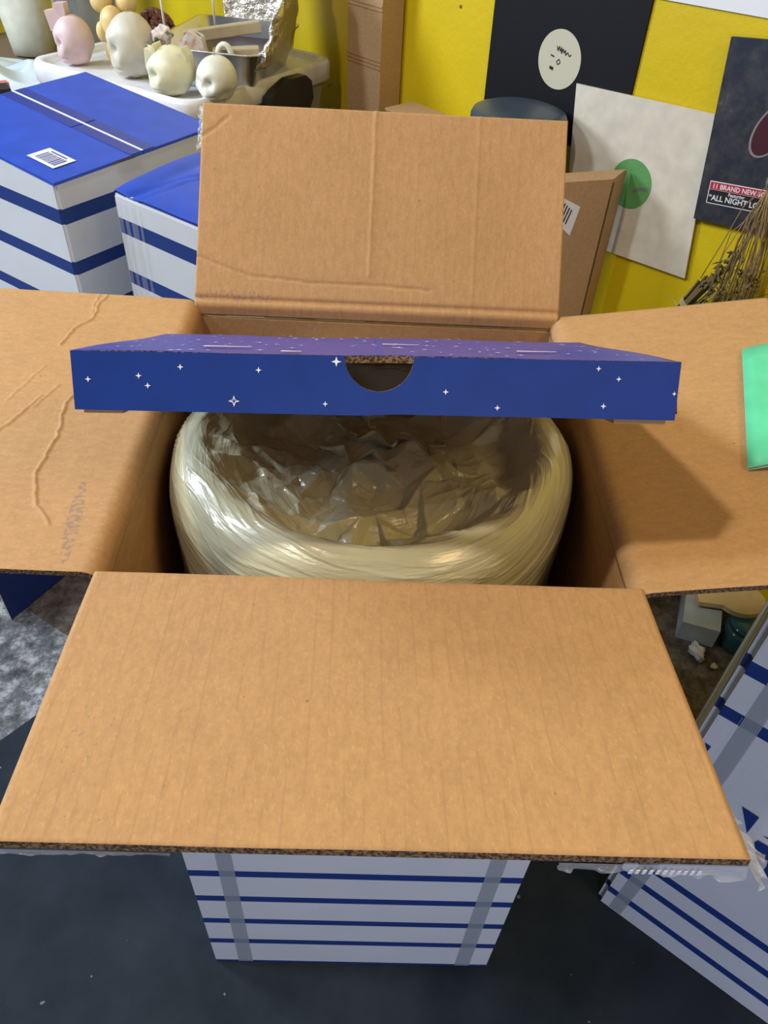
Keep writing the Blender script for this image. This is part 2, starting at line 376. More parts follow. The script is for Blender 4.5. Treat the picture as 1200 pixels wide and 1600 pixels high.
back = sheet('back_flap', back_f, 220, 130, 0.005, [M_back, M_edge, M_stripe], carton, (W, FL),
    hl([(jag([(0.0, 0.063), (0.06, 0.045), (0.13, 0.040), (0.20, 0.040), (0.27, 0.037)], 0.0006, 5), -0.0016, 0.0012),
        (jag([(0.198, 0.225), (0.198, 0.05)], 0.0005, 6), 0.0016, 0.0013), ([(0.318, 0.225), (0.318, 0.01)], 0.0006, 0.0015),
        ([(0, 0.019), (0.42, 0.019)], -0.0030, 0.0022), (jag([(0.03, 0.212), (0.0, 0.19)], 0.001, 8), -0.0016, 0.0015)]))
def left_f(S, T):
    o, u = flap_curve(T, FL + 0.03, R(1.0), 0.016, 0.003)
    return np.stack([-h2 + 0.0064 - o, D * S, H - 0.018 + u], -1)
def right_f(S, T):
    o, u = flap_curve(T, FL + 0.03, R(8.8), 0.016, 0.003)
    return np.stack([h2 - 0.0064 + o, D * (1 - S), H - 0.019 + u + 0 * S], -1)
# left flap uv: u = distance from the front corner, v = distance from the hinge
cr = [(jag([(0.42, 0.112), (0.395, 0.118), (0.37, 0.114), (0.345, 0.128), (0.31, 0.132)], 0.0012, 1), 0.0016, 0.0012), (jag([(0.42, 0.122), (0.395, 0.121), (0.375, 0.118)], 0.0008, 31), 0.0010, 0.0011),
      (jag([(0.27, 0.088), (0.235, 0.090), (0.21, 0.098), (0.16, 0.090), (0.11, 0.092), (0.07, 0.080), (0.05, 0.064)], 0.0010, 2), 0.0017, 0.0012),
      (jag([(0.27, 0.135), (0.21, 0.150)], 0.0008, 4), 0.0008, 0.0011), (jag([(0.22, 0.122), (0.18, 0.135), (0.14, 0.150), (0.06, 0.175)], 0.0008, 9), 0.0014, 0.0012),
      (jag([(0.24, 0.112), (0.20, 0.124)], 0.0008, 11), 0.0010, 0.0011)]
left = sheet('left_flap', left_f, 340, 200, 0.005, [M_left, M_edge, M_stripe], carton, (D, FL + 0.02), hl(cr))
right = sheet('right_flap', right_f, 120, 70, 0.005, [M_right, M_edge, M_stripe], carton, (D, FL + 0.02), hl([]))
for x0, x1, t0, t1 in ((-0.175, -0.153, -0.166, -0.150), (0.160, 0.183, 0.164, 0.180)):
    MB().add([(x0, -0.0006, 0.004), (x1, -0.0006, 0.004), (t1 + 0.001, -0.0006, H - 0.01), (t0, -0.0006, H - 0.01)], [(0, 1, 2, 3)]).build('tape_strip', M_tape, carton, label='vertical grey translucent tape strip')
# crumpled clear tape on the outer edge of the front flap
def crumpled_strip(name, pts_a, pts_b, seed, m, parent, amp=0.003, nu=60, nv=8):
    A = np.array(pts_a, float); B = np.array(pts_b, float)
    def interp(P, t):
        k = np.linspace(0, 1, len(P)); return np.stack([np.interp(t, k, P[:, i]) for i in range(3)], -1)
    S, T = np.meshgrid(np.linspace(0, 1, nu), np.linspace(0, 1, nv)); P = interp(A, S) * (1 - T[..., None]) + interp(B, S) * T[..., None]
    for i in range(3): P[..., i] += amp * (vnoise(S * 22 + i * 7, T * 4, seed + i) - 0.5) * 2 * T
    I = np.arange(nu * nv).reshape(nv, nu); F = np.stack([I[:-1, :-1].ravel(), I[:-1, 1:].ravel(), I[1:, 1:].ravel(), I[1:, :-1].ravel()], 1)
    return mesh_obj(name, P.reshape(-1, 3), F.tolist(), m, parent, smooth=True)
yo = -FL * math.cos(R(12.1)) - 0.001; zo = H + FL * math.sin(R(12.1)) - 0.008
crumpled_strip('clear_tape', [(0.10, yo, zo), (0.199, yo, zo)], [(0.10, yo - 0.001, zo - 0.007), (0.15, yo - 0.002, zo - 0.006), (0.202, yo - 0.002, zo - 0.010)], 3, M_film, carton, 0.002)
crumpled_strip('clear_tape', [(0.1945, yo + 0.05, zo - 0.006), (0.1995, yo, zo)], [(0.201, yo + 0.046, zo - 0.012), (0.214, yo + 0.01, zo - 0.008), (0.210, yo - 0.006, zo - 0.014)], 13, M_film, carton, 0.003)
crumpled_strip('clear_tape', [(-0.21, yo, zo), (-0.10, yo, zo)], [(-0.21, yo - 0.002, zo - 0.004), (-0.10, yo - 0.001, zo - 0.0005)], 23, M_film, carton, 0.001)
crumpled_strip('clear_tape', [(-0.2085, D + 0.15, H + 0.165), (-0.2085, D + 0.118, H + 0.13)], [(-0.213, D + 0.15, H + 0.163), (-0.214, D + 0.118, H + 0.125)], 33, M_film, carton, 0.002, 30)
q = MB()
for k in range(11): q.box((0.137 + k * 0.0036, yo - 0.0022, zo - 0.0065), (0.0018, 0, 0), (0, 0.0004, 0), (0, 0, 0.0045))
q.build('printed_bars', M_white, carton)

# ------------------------------------------------------------------ wrapped roll inside the carton
def plastic_mat():
    m = mat('milky_plastic_film', (0.60, 0.58, 0.47), 0.30); tc = nd(m, 'ShaderNodeTexCoord'); v = tc.outputs['Object']
    bsdf(m).inputs['Specular IOR Level'].default_value = 0.6
    bsdf(m).inputs['Coat Weight'].default_value = 0.6; bsdf(m).inputs['Coat Roughness'].default_value = 0.12
    bsdf(m).inputs['Subsurface Weight'].default_value = 0.25; bsdf(m).inputs['Subsurface Radius'].default_value = (0.02, 0.018, 0.01); bsdf(m).inputs['Subsurface Scale'].default_value = 0.6
    n = noise(m, v, 40, 4, 0.6); n2 = noise(m, mapping(m, v, (1, 1, 3)), 120, 3, 0.6)
    c = ramp(m, noise(m, v, 18, 3), [(0.3, (0.49, 0.485, 0.335)), (0.7, (0.58, 0.575, 0.42))]); lk(m, c, bsdf(m).inputs['Base Color'])
    uvn = tc.outputs['UV']; s1_ = noise(m, mapping(m, uvn, (2.2, 110, 1)), 1.0, 3, 0.55); s2_ = noise(m, mapping(m, uvn, (5, 330, 1)), 1.0, 2, 0.5)
    nn = bump(m, s1_, 0.55, 0.004); nn = bump(m, s2_, 0.35, 0.0012, nn); nn = bump(m, n, 0.2, 0.002, nn); nn = bump(m, n2, 0.2, 0.0012, nn); lk(m, nn, bsdf(m).inputs['Normal']); return m
M_plastic = plastic_mat()
cx, cy = 0.0, 0.2125
roll = empty('wrapped_roll', (cx, cy, TH), 'tightly rolled mattress wrapped in milky plastic film standing inside the open carton', 'mattress')
def build_roll():
    prof = [(0.175, 0.02), (0.188, 0.30), (0.196, 0.60), (0.2, 0.74), (0.2, 0.785), (0.2005, 0.83), (0.199, 0.85), (0.195, 0.866), (0.188, 0.877), (0.178, 0.885), (0.168, 0.887), (0.160, 0.883), (0.152, 0.872),
            (0.142, 0.860), (0.125, 0.851), (0.100, 0.845), (0.075, 0.845), (0.052, 0.851), (0.034, 0.859), (0.018, 0.863), (0.0, 0.864)]
    P = np.array(prof); d = np.concatenate([[0], np.cumsum(np.hypot(*np.diff(P, axis=0).T))])
    s = np.concatenate([np.linspace(0, d[4], 30)[:-1], np.linspace(d[4], d[-1], 300)])
    r = np.interp(s, d, P[:, 0]); z = np.interp(s, d, P[:, 1])
    k = np.ones(9) / 9; r2 = np.convolve(np.pad(r, 4, mode='edge'), k, 'valid'); z2 = np.convolve(np.pad(z, 4, mode='edge'), k, 'valid'); r2[-1] = 0
    nth = 860; th = np.linspace(0, 2 * math.pi, nth) + math.pi / 2; TH_, Rr = np.meshgrid(th, r2); _, Zz = np.meshgrid(th, z2); _, Ss = np.meshgrid(th, s)
    X = Rr * np.cos(TH_); Y = Rr * np.sin(TH_)
    def rg(x, y, seed, p=1.6):
        return (1 - np.abs(2 * vnoise(x, y, seed) - 1)) ** p
    wx = 0.030 * (vnoise(X * 13 + 9, Y * 13 + 9, 31) - 0.5); wy = 0.030 * (vnoise(X * 13 + 3, Y * 13 + 5, 32) - 0.5)
    c2 = rg((X * .8 + Y * .6 + wy) * 36 + 20, (Y * .8 - X * .6 - wx) * 30 + 20, 62, 2.2)
    c3 = rg((X * .5 - Y * .86 + wx) * 80 + 30, (Y * .5 + X * .86 + wy) * 60 + 30, 63, 2.0)
    fa = facets(X + wx * .35, Y + wy * .35, 75, 0.21, 101, 1.0); fb = facets(X + wy * .3, Y - wx * .3, 260, 0.21, 102, 1.0); fc = facets(X - wy * .3, Y + wx * .4, 700, 0.21, 103, 1.0)
    inner = 1 / (1 + np.exp((Rr - 0.152) / 0.0035))
    edge = np.exp(-((Rr - 0.158) / 0.012) ** 2) * (Ss > d[9])
    hgt = inner * (fa * .017 + fb * .0085 + fc * .0028 + (c3 - .4) * .0012)
    hgt += edge * (fb * .004 + fc * .003)
    outer = 1 - inner
    # slanting tension lines in the tight outer wrap: nearly circumferential, lowest at the front
    fr = np.abs(((TH_ + math.pi / 2 + math.pi) % (2 * math.pi)) - math.pi)        # 0 at the front, pi at the back
    low = 0.035 * np.cos(fr) ; q = Ss + low
    def rid(u, w): return np.exp(-((np.abs(u % 1 - 0.5) * 2) / w) ** 2)
    wob = 1.4 * vnoise(TH_ * 1.3 + 3, Ss * 9, 71) + .5 * vnoise(TH_ * 3.2, Ss * 24, 72)
    m1 = vnoise(TH_ * 2.2 + 5, q * 40, 73) ** 1.5; m2 = vnoise(TH_ * 3 + 9, q * 60, 74) ** 1.5
    tens = 0.0020 * m1 * rid(q * 40 + wob * 2.0, .08) + 0.0013 * m2 * rid(q * 95 + wob * 3, .13) + 0.0005 * (vnoise(TH_ * 5, q * 160 + wob * 3, 75) - .5)
    # normals of the profile for displacement
    dr = np.gradient(r2, s); dz = np.gradient(z2, s); L = np.hypot(dr, dz) + 1e-9; nr = dz / L; nz = -dr / L
    NR = np.meshgrid(th, nr)[1]; NZ = np.meshgrid(th, nz)[1]
    lump = 0.007 * (vnoise(TH_ * 1.6 + 4, Ss * 5, 51) - 0.5)
    off = outer * (tens + lump)
    NZ = np.where(NZ < 0, -NZ, NZ)
    R2 = Rr + NR * off; Z2 = Zz + np.abs(NZ) * off + hgt * np.clip((Ss - d[9]) / 0.03, 0, 1)
    R2 = np.minimum(R2, 0.2025)
    V = np.stack([cx + R2 * np.cos(TH_), cy + R2 * np.sin(TH_), Z2], -1)
    Z2 = Z2 - 0.040 * np.clip((R2 * np.sin(TH_) - 0.0) / 0.2, 0, 1) * (Ss > d[4]) * np.clip((Ss - d[4]) / 0.05, 0, 1); V[..., 2] = Z2
    n = len(s); I = np.arange(n * nth).reshape(n, nth); J = I[:, 1:]; I = I[:, :-1]
    F = np.stack([I[:-1].ravel(), J[:-1].ravel(), J[1:].ravel(), I[1:].ravel()], 1)
    fl = F.tolist()
    return mesh_obj('plastic_wrap', V.reshape(-1, 3), fl, M_plastic, roll, smooth=True, uv=np.stack([TH_, q], -1).reshape(-1, 2))
build_roll()
def ruffle(c0, r0, a0, a1, z0, hgt, lean, seed, amp):
    nu, nv = 90, 22; S, T = np.meshgrid(np.linspace(0, 1, nu), np.linspace(0, 1, nv)); a = a0 + (a1 - a0) * S
    top = hgt * (0.35 + 0.65 * np.sin(math.pi * S) ** .5) * (0.7 + 0.6 * vnoise(S * 7, T * 0 + 3, seed))
    fold = np.abs((S * 5 + 0.8 * vnoise(S * 4, T * 2, seed + 1)) % 1 - .5) * 2 - .5
    r = r0 + lean * T * (1 + fold * .5) + amp * fold * T + amp * .8 * (vnoise(S * 14, T * 6, seed + 2) - .5) * T
    z = z0 + top * T + amp * .7 * (vnoise(S * 18, T * 8, seed + 3) - .5) * T
    V = np.stack([c0[0] + r * np.cos(a), c0[1] + r * np.sin(a), z], -1).reshape(-1, 3); I = np.arange(nu * nv).reshape(nv, nu)
    F = np.stack([I[:-1, :-1].ravel(), I[:-1, 1:].ravel(), I[1:, 1:].ravel(), I[1:, :-1].ravel()], 1)
    mesh_obj('film_fold', V, F.tolist(), M_plastic, roll, smooth=True)
kc = (0.005, 0.255)
ruffle(kc, 0.030, R(160), R(330), 0.845, 0.026, 0.014, 3, 0.008)
ruffle(kc, 0.052, R(200), R(350), 0.840, 0.024, 0.016, 13, 0.009)
ruffle(kc, 0.012, R(60), R(260), 0.855, 0.024, 0.008, 23, 0.007)

# ------------------------------------------------------------------ blue insert tray
tray_rot = Vector((-0.489, -0.019, 0.015))
def rodr(r):
    t = r.length; return Matrix.Rotation(t, 3, r.normalized())
TQ = rodr(tray_rot); TT = Vector((-0.001, 0.054, 1.062)); TW = 0.405; TH2 = 0.039
def tw(x, y, z): return TQ @ Vector((x, y, z)) + TT
tray = empty('insert_tray', tuple(TT), 'shallow blue cardboard tray lid printed with white stars, tilted on top of the wrapped roll', 'tray')
def star(mb, c, ex, ey, nrm, r, mi, inner=0.36, hole=False):
    c = Vector(c); pts = []
    for k in range(8):
        rr = r if k % 2 == 0 else r * inner; a = k * math.pi / 4; pts.append(c + ex * (rr * math.cos(a)) + ey * (rr * math.sin(a)) + nrm * 0.0004)
    if not hole: mb.add([c + nrm * 0.0004] + pts, [(0, 1 + k, 1 + (k + 1) % 8) for k in range(8)], mi)
    else:
        inn = [c + (p - c) * 0.55 for p in pts]; mb.add(pts + inn, [(k, (k + 1) % 8, 8 + (k + 1) % 8, 8 + k) for k in range(8)], mi)
# top panel: starts flat then sags towards the back; a shallow scoop at the thumb notch
def top_prof(s):     # s metres from the front fold -> local (y, z)
    s1 = 0.240; k = 3.0
    e = np.maximum(s - s1, 0); a = np.minimum(e * k, 0.55)
    return np.minimum(s, s1) + e * np.cos(a * 0.5), -e * np.sin(a * 0.5) - 0.0
NX, NY = 96, 60; TD = 0.388; th_t = 0.005
ntch = 0.0; nr_ = 0.0232
xs = np.linspace(-TW / 2, TW / 2, NX + 1); xs = np.sort(np.concatenate([xs, np.linspace(-nr_, nr_, 15)])); nxx = len(xs) - 1
V, F, MI = [], [], []
for lay in (0, 1):
    for j in range(NY + 1):
        for i, x in enumerate(xs):
            y0 = 0.007 * math.sqrt(max(0, 1 - (x / nr_) ** 2)) if abs(x) < nr_ else 0.0
            s_ = y0 + (TD - y0) * j / NY; yy, zz = top_prof(np.array(s_)); zz = float(zz) - lay * th_t + 0.0006 * math.sin(x * 30 + s_ * 25)
            V.append(tw(x, float(yy), zz))
n1 = (nxx + 1) * (NY + 1)
for j in range(NY):
    for i in range(nxx):
        a = j * (nxx + 1) + i; F.append((a, a + 1, a + nxx + 2, a + nxx + 1)); MI.append(0)
        F.append((a + n1, a + nxx + 1 + n1, a + nxx + 2 + n1, a + 1 + n1)); MI.append(1)
ring = [i for i in range(nxx + 1)] + [(j + 1) * (nxx + 1) + nxx for j in range(NY)] + [NY * (nxx + 1) + nxx - 1 - i for i in range(nxx)] + [(NY - 1 - j) * (nxx + 1) for j in range(NY)]
for a, b_ in zip(ring[:-1], ring[1:]): F.append((b_, a, a + n1, b_ + n1)); MI.append(2)
tm = MB(); tm.add(V, F, 0, True); tm.m = MI[:]; tm.sm = [m_ < 2 for m_ in MI]
ez = TQ @ Vector((0, 0, 1)); ex = TQ @ Vector((1, 0, 0)); ey = TQ @ Vector((0, 1, 0))
rs = random.Random(5)
for k in range(120):
    x = rs.uniform(-0.19, 0.19); y = rs.uniform(0.01, 0.25)
    if abs(x) < 0.03 and y < 0.015: continue
    star(tm, tw(x, y, 0.0004), ex, ey, ez, rs.choice([0.0016, 0.0022, 0.0032]), 3)
for (x, y, L_) in ((-0.11, 0.06, 0.035), (0.12, 0.07, 0.03), (0.02, 0.13, 0.03), (-0.06, 0.02, 0.014)):      # shooting stars
    tm.add([tw(x - L_ / 2, y - 0.004, 0.001), tw(x + L_ / 2, y - 0.0015, 0.001), tw(x + L_ / 2, y + 0.0015, 0.001), tw(x - L_ / 2, y + 0.004, 0.001)], [(0, 1, 2, 3)], 3)
tm.build('top_panel', [M_traytop, M_card, M_edge, M_white], tray)
# front panel with half-round notch
fp = []; n_ = 28
xm = 0.0
out = [(-TW / 2, 0)] + [(xm - nr_ * math.cos(math.pi * k / n_), -0.0235 * math.sin(math.pi * k / n_)) for k in range(n_ + 1)] + [(TW / 2, 0)]
cols = sorted(set([round(p[0], 6) for p in out])); topz = {round(p[0], 6): p[1] for p in out}
topz[round(xm - nr_, 6)] = 0; topz[round(xm + nr_, 6)] = 0
zs = []; fm = MB()
ph = lambda x: -TH2 + 0.0006 * math.sin(x * 90)
for lay in (0, 1): zs.append(None)
V = []; nc = len(cols)
for lay in (0, 1):
    for x in cols: V.append(tw(x, lay * 0.0045 - 0.0005, topz[x]))
    for x in cols: V.append(tw(x, lay * 0.0045 - 0.0005, ph(x)))
F = []; MI = []
for i in range(nc - 1):
    a, b_, c, d_ = nc + i, nc + i + 1, i + 1, i; o2 = 2 * nc
    F += [(a, b_, c, d_), (a + o2, d_ + o2, c + o2, b_ + o2), (d_, c, c + o2, d_ + o2), (a, a + o2, b_ + o2, b_)]; MI += [0, 1, 2, 2]
F += [(nc, 0, 2 * nc, 3 * nc), (nc - 1, 2 * nc - 1, 4 * nc - 1, 3 * nc - 1)]; MI += [2, 2]
fm.add(V, F); fm.m = MI
for (u, v_, r_, hole) in [(141, 588, .0021, 0), (218, 583, .0021, 0), (231, 598, .0021, 0), (282, 570, .0021, 0), (401, 575, .0021, 0), (362, 622, .0038, 1), (503, 627, .0019, 0), (520, 557, .0034, 0),
                       (690, 609, .0021, 0), (772, 634, .0021, 0), (926, 574, .0019, 0), (959, 590, .0019, 0), (939, 632, .0021, 0), (1049, 613, .0017, 0)]:
    x = (u - 586) / 938 * TW; z = -(v_ - 545 - (u - 117) * 0.0205) / 90 * TH2 - 0.0
    star(fm, tw(x, -0.0006, min(z, -0.004)), ex, ez, -ey, r_, 3, 0.34, bool(hole))
fm.build('front_panel', [M_trayface, M_card, M_edge, M_white], tray)
for sx in (-1, 1):
    sm = MB(); x0 = sx * TW / 2; pts = []
    for k in range(13):
        s_ = (TD - 0.004) * k / 12 + 0.001; yy, zz = top_prof(np.array(s_)); pts.append((float(yy), float(zz) - th_t))
    V = []
    for xx in (x0, x0 - sx * 0.005):
        for y_, z_ in pts: V.append(tw(xx, y_, z_ + 0.003))
        for y_, z_ in pts: V.append(tw(xx, y_, z_ - TH2 + 0.006))
    n_ = 13; F = []; MI = []
    for k in range(n_ - 1):
        F += [(k, k + 1, n_ + k + 1, n_ + k), (2 * n_ + k, 3 * n_ + k, 3 * n_ + k + 1, 2 * n_ + k + 1), (n_ + k, n_ + k + 1, 3 * n_ + k + 1, 3 * n_ + k), (k, 2 * n_ + k, 2 * n_ + k + 1, k + 1)]; MI += [0, 1, 2, 2]
    F += [(0, n_, 3 * n_, 2 * n_), (n_ - 1, 3 * n_ - 1, 4 * n_ - 1, 2 * n_ - 1)]; MI += [2, 2]
    sm.add(V, F); sm.m = MI; sm.build('side_panel', [M_trayface, M_card, M_edge], tray)
# dark folded tabs peeping out at the front corners
MB().prism([tw(TW / 2 - 0.001, 0.004, -0.012), tw(TW / 2 + 0.0035, 0.008, -0.036), tw(TW / 2 + 0.003, 0.02, -0.038), tw(TW / 2, 0.02, -0.004)], ex * 0.0012).build('corner_tab', M_edge, tray)
MB().box(tw(TW / 2 - 0.04, 0.005, -TH2 - 0.004), ex * 0.036, ey * 0.03, ez * 0.004).build('corner_tab', M_card, tray)
MB().box(tw(-TW / 2 + 0.004, 0.005, -TH2 - 0.0025), ex * 0.026, ey * 0.02, ez * 0.0025).build('corner_tab', M_card, tray)

# ------------------------------------------------------------------ green folded card on the right flap
def rflap(x_out, y, up=0.0):      # point on the right flap, x_out metres past the hinge
    a = R(8.8); o, u = flap_curve(np.array(1.0), x_out, a, 0.016); return Vector((h2 - 0.002 + float(o), y, H - 0.016 + float(u) + up))
M_green = blue_mat('mint_card', (0.10, 0.60, 0.33), 0.5)
gc = empty('green_card', tuple(rflap(0.15, 0.15)), 'mint green folded paper card lying on the right cardboard flap', 'card')
def gsheet(name, up0, up1, dx0):
    a0 = Vector((0.326 + dx0, 0.129, 0.918)); a1 = Vector((0.381, 0.314, 0.9265)); L_ = Vector((0.14, -0.01, 0.0217))
    def f(S, T):
        bow = up0 + (up1 - up0) * S + 0.006 * np.sin(np.clip(S * 3, 0, 1) * math.pi / 2)
        return np.stack([a0[i] + (a1[i] - a0[i]) * T + L_[i] * S + (bow if i == 2 else 0) for i in range(3)], -1)
    return sheet(name, f, 12, 8, 0.0006, [M_green, M_label], gc, (0.14, 0.2))
gsheet('top_sheet', 0.001, 0.010, 0); gsheet('bottom_sheet', -0.0015, -0.0015, 0.001)

# ------------------------------------------------------------------ closed striped cartons
def rect_box(name, label, A, du, dv, dims, z, mats, stripe, tilt=None, bev=0.004, group='striped cartons'):
    """closed carton: A front corner, du/dv unit directions; top corners may be crushed a little (tilt)"""
    du, dv = Vector((*du, 0)).normalized(), Vector((*dv, 0)).normalized(); A = Vector((*A, 0))
    root = empty(name, tuple(A), label, 'box', group)
    c = [A, A + du * dims[0], A + du * dims[0] + dv * dims[1], A + dv * dims[1]]
    tz = tilt or [0, 0, 0, 0]
    bm = bmesh.new(); lo = [bm.verts.new(p) for p in c]; mid = [bm.verts.new(p + Vector((0, 0, z + t - 0.001))) for p, t in zip(c, tz)]
    bm.faces.new(lo[::-1]); bm.faces.new(mid)
    for k in range(4): bm.faces.new((lo[k], lo[(k + 1) % 4], mid[(k + 1) % 4], mid[k]))
    bmesh.ops.recalc_face_normals(bm, faces=bm.faces)
    bmesh.ops.bevel(bm, geom=[e for e in bm.edges if abs(e.verts[0].co.z - e.verts[1].co.z) > 0.3], offset=bev, segments=3, affect='EDGES')
    for v_ in bm.verts: v_.co -= A
    me = bpy.data.meshes.new('body'); bm.to_mesh(me); bm.free(); me.materials.append(stripe)
    o = bpy.data.objects.new('body', me); COL.objects.link(o); o.parent = root
    return root, c, [Vector((0, 0, z + t)) for t in tz], du, dv
def quad_on(c, tz, u0, v0, u1, v1, up):
    def P(u, v_):
        p = c[0] * (1 - u) * (1 - v_) + c[1] * u * (1 - v_) + c[2] * u * v_ + c[3] * (1 - u) * v_
        z_ = tz[0] * (1 - u) * (1 - v_) + tz[1] * u * (1 - v_) + tz[2] * u * v_ + tz[3] * (1 - u) * v_; return p + z_ + Vector((0, 0, up))
    return P
# carton at far left, blue top with tape and barcode label
ca, sa = math.cos(0.951), math.sin(0.951)
rootA, cA, tA, duA, dvA = rect_box('striped_carton', 'closed striped carton with flat blue top bearing a white barcode label', (-0.47, 0.737), (ca, sa), (-sa, ca), (0.319, 0.319), 0.897, None, M_stripe_back, [0, 0.007, 0.031, 0.024])
P = quad_on(cA, tA, 0, 0, 1, 1, 0)
def top_flap(root, P, u0, u1, v0, v1, up, th=0.004, m=None, name='top_flap', pal=0):
    V = []
    for k in (0, 1):
        for (u, v_) in ((u0, v0), (u1, v0), (u1, v1), (u0, v1)): V.append(P(u, v_) + Vector((0, 0, up + (th if k else 0))))
    return MB().add(V, [(3, 2, 1, 0), (4, 5, 6, 7)], 0).add(V, [(0, 1, 5, 4), (1, 2, 6, 5), (2, 3, 7, 6), (3, 0, 4, 7)], 0).build(name, [m or M_bluetop, m if pal else M_edge], root)
flA = top_flap(rootA, P, -0.004, 0.518, -0.004, 1.004, 0.0)
top_flap(rootA, P, 0.524, 1.004, -0.004, 1.004, 0.0)
top_flap(rootA, P, 0.445, 0.597, 0.0, 0.42, 0.0045, 0.0003, M_tape2, 'packing_tape', pal=1); top_flap(rootA, P, 0.445, 0.597, 0.435, 1.0, 0.0045, 0.0003, M_tape2, 'packing_tape', pal=1)
top_flap(rootA, P, 0.514, 0.527, 0.0, 1.0, 0.005, 0.0004, M_label, 'tape_seam', pal=1)
# barcode label
lb = MB(); u0, u1, v0, v1 = 0.085, 0.215, 0.11, 0.30
pt = lambda u, v_, up: P(u, v_) + Vector((0, 0, up))
lb.add([pt(u0, v0, .0052), pt(u1, v0, .0052), pt(u1, v1, .0052), pt(u0, v1, .0052)], [(0, 1, 2, 3)], 0)
vv = v0 + 0.02
for wd in [5, 4, 5, 2, 2, 3, 2, 4, 2, 3]:
    w_ = wd * 0.0023; lb.add([pt(u0 + .02, vv, .0055), pt(u1 - .035, vv, .0055), pt(u1 - .035, vv + w_, .0055), pt(u0 + .02, vv + w_, .0055)], [(0, 1, 2, 3)], 1); vv += w_ + 0.007
lb.add([pt(u1 - .026, v0 + .04, .0055), pt(u1 - .016, v0 + .04, .0055), pt(u1 - .016, v1 - .04, .0055), pt(u1 - .026, v1 - .04, .0055)], [(0, 1, 2, 3)], 1)
lb.build('barcode_label', [M_label, mat('barcode_ink', (0.08, 0.12, 0.4), 0.5)], flA, label='white barcode label on the blue top')
MB().box(cA[0] + tA[0] + duA * 0.105 - dvA * 0.003 + Vector((0, 0, 0.0035)), duA * 0.045, dvA * 0.006, (0, 0, 0.0016)).build('torn_edge', M_edge, rootA)
# carton behind the open one, crumpled corner
rootC, cC, tC, duC, dvC = rect_box('striped_carton', 'closed striped carton with dented blue top and crushed corner, behind the back flap', (-0.386, 0.728), (math.cos(R(-37)), math.sin(R(-37))), (math.cos(R(57)), math.sin(R(57))), (0.30, 0.27), 0.893, None, M_stripe_back, None, 0.006)
PC = quad_on(cC, tC, 0, 0, 1, 1, 0)
def ctop(S, T):
    z = 0.893 + 0.002 + 0.010 * np.sin(math.pi * T) ** 0.6 * (1 - 0.4 * S) - 0.004 * np.exp(-((S - 0.12) / 0.05) ** 2)
    # left end is crushed round
    s2 = S; x = np.zeros_like(S); out = []
    for i in range(3):
        p = (cC[0][i] * (1 - S) * (1 - T) + cC[1][i] * S * (1 - T) + cC[2][i] * S * T + cC[3][i] * (1 - S) * T)
        out.append(p if i < 2 else z)
    return np.stack(out, -1)
def ch(X, Y): return 0.0 - 0.003 * np.exp(-(seg_dist(X, Y, [(0.03, 0.01), (0.05, 0.09), (0.10, 0.16), (0.14, 0.26)]) / 0.004) ** 2) - 0.002 * np.exp(-(seg_dist(X, Y, [(0.055, 0.01), (0.075, 0.10), (0.15, 0.20)]) / 0.003) ** 2) + 0.001 * (vnoise(X * 30, Y * 30, 3) - .5)
sheet('top_flap', ctop, 60, 50, 0.003, [M_bluetop, M_bluetop], rootC, (0.30, 0.27), ch)
# crushed folds of the board at the left corner, drawn as thin film strips
for k, (s0, wd) in enumerate(((0.006, 0.010), (0.022, 0.007), (0.036, 0.012), (0.055, 0.006))):
    a = cC[0] + duC * s0 - dvC * 0.0012
    crumpled_strip('tape_strip', [tuple(a + Vector((0, 0, 0.30))), tuple(a + Vector((0, 0, 0.885)))], [tuple(a + duC * wd + Vector((0, 0, 0.30))), tuple(a + duC * wd + Vector((0, 0, 0.885)))], 60 + k, M_film2, rootC, 0.0012, 50, 3)
crumpled_strip('clear_tape', [tuple(PC(0.35, 0.95) + Vector((0, 0, .010))), tuple(PC(1, 0.55) + Vector((0, 0, .013)))], [tuple(PC(0.45, 1.0) + Vector((0, 0, .008))), tuple(PC(1, 0.72) + Vector((0, 0, .014)))], 71, M_film, rootC, 0.003)
# big carton at lower right
rootR, cR, tR, duR, dvR = rect_box('striped_carton', 'striped carton standing at lower right with dark blue lettering and grey tape', (0.406, 0.107), (0.79, -0.613), (0.613, 0.79), (0.42, 0.42), 0.90, None, M_stripe_right, None, 0.008)
def rf(s, z, off=0.0006): return cR[0] + duR * s - dvR * off + Vector((0, 0, z))
MB().add([rf(.0225, .003), rf(.0435, .003), rf(.054, .48), rf(.048, .89), rf(.030, .89), rf(.033, .48)], [(0, 1, 2, 5), (5, 2, 3, 4)]).build('tape_strip', M_tape, rootR, label='grey translucent tape strip')
M_let = mat('lettering_ink', BLUE, 0.4)
for poly in ([(0.0122, 0.5143), (0.0201, 0.5135), (0.0193, 0.5006)], [(0.0844, 0.4427), (0.1059, 0.4421), (0.1064, 0.4001)], [(0.121, 0.4131), (0.146, 0.4251), (0.1468, 0.4143)],
             [(0.1194, 0.3905), (0.1209, 0.3993), (0.1552, 0.4029), (0.1958, 0.3021), (0.1449, 0.3497), (0.1324, 0.364)]):
    MB().add([rf(s, z, 0.0012) for s, z in poly], [tuple(range(len(poly)))]).build('printed_letter', M_let, rootR, label='dark blue printed shape')
bc = MB()
for k in range(9): bc.add([rf(.030 + k * .0026, .574, .0013), rf(.0308 + k * .0026, .574, .0013), rf(.0308 + k * .0026, .59, .0013), rf(.030 + k * .0026, .59, .0013)], [(0, 1, 2, 3)])
bc.build('printed_bars', M_tape, rootR)
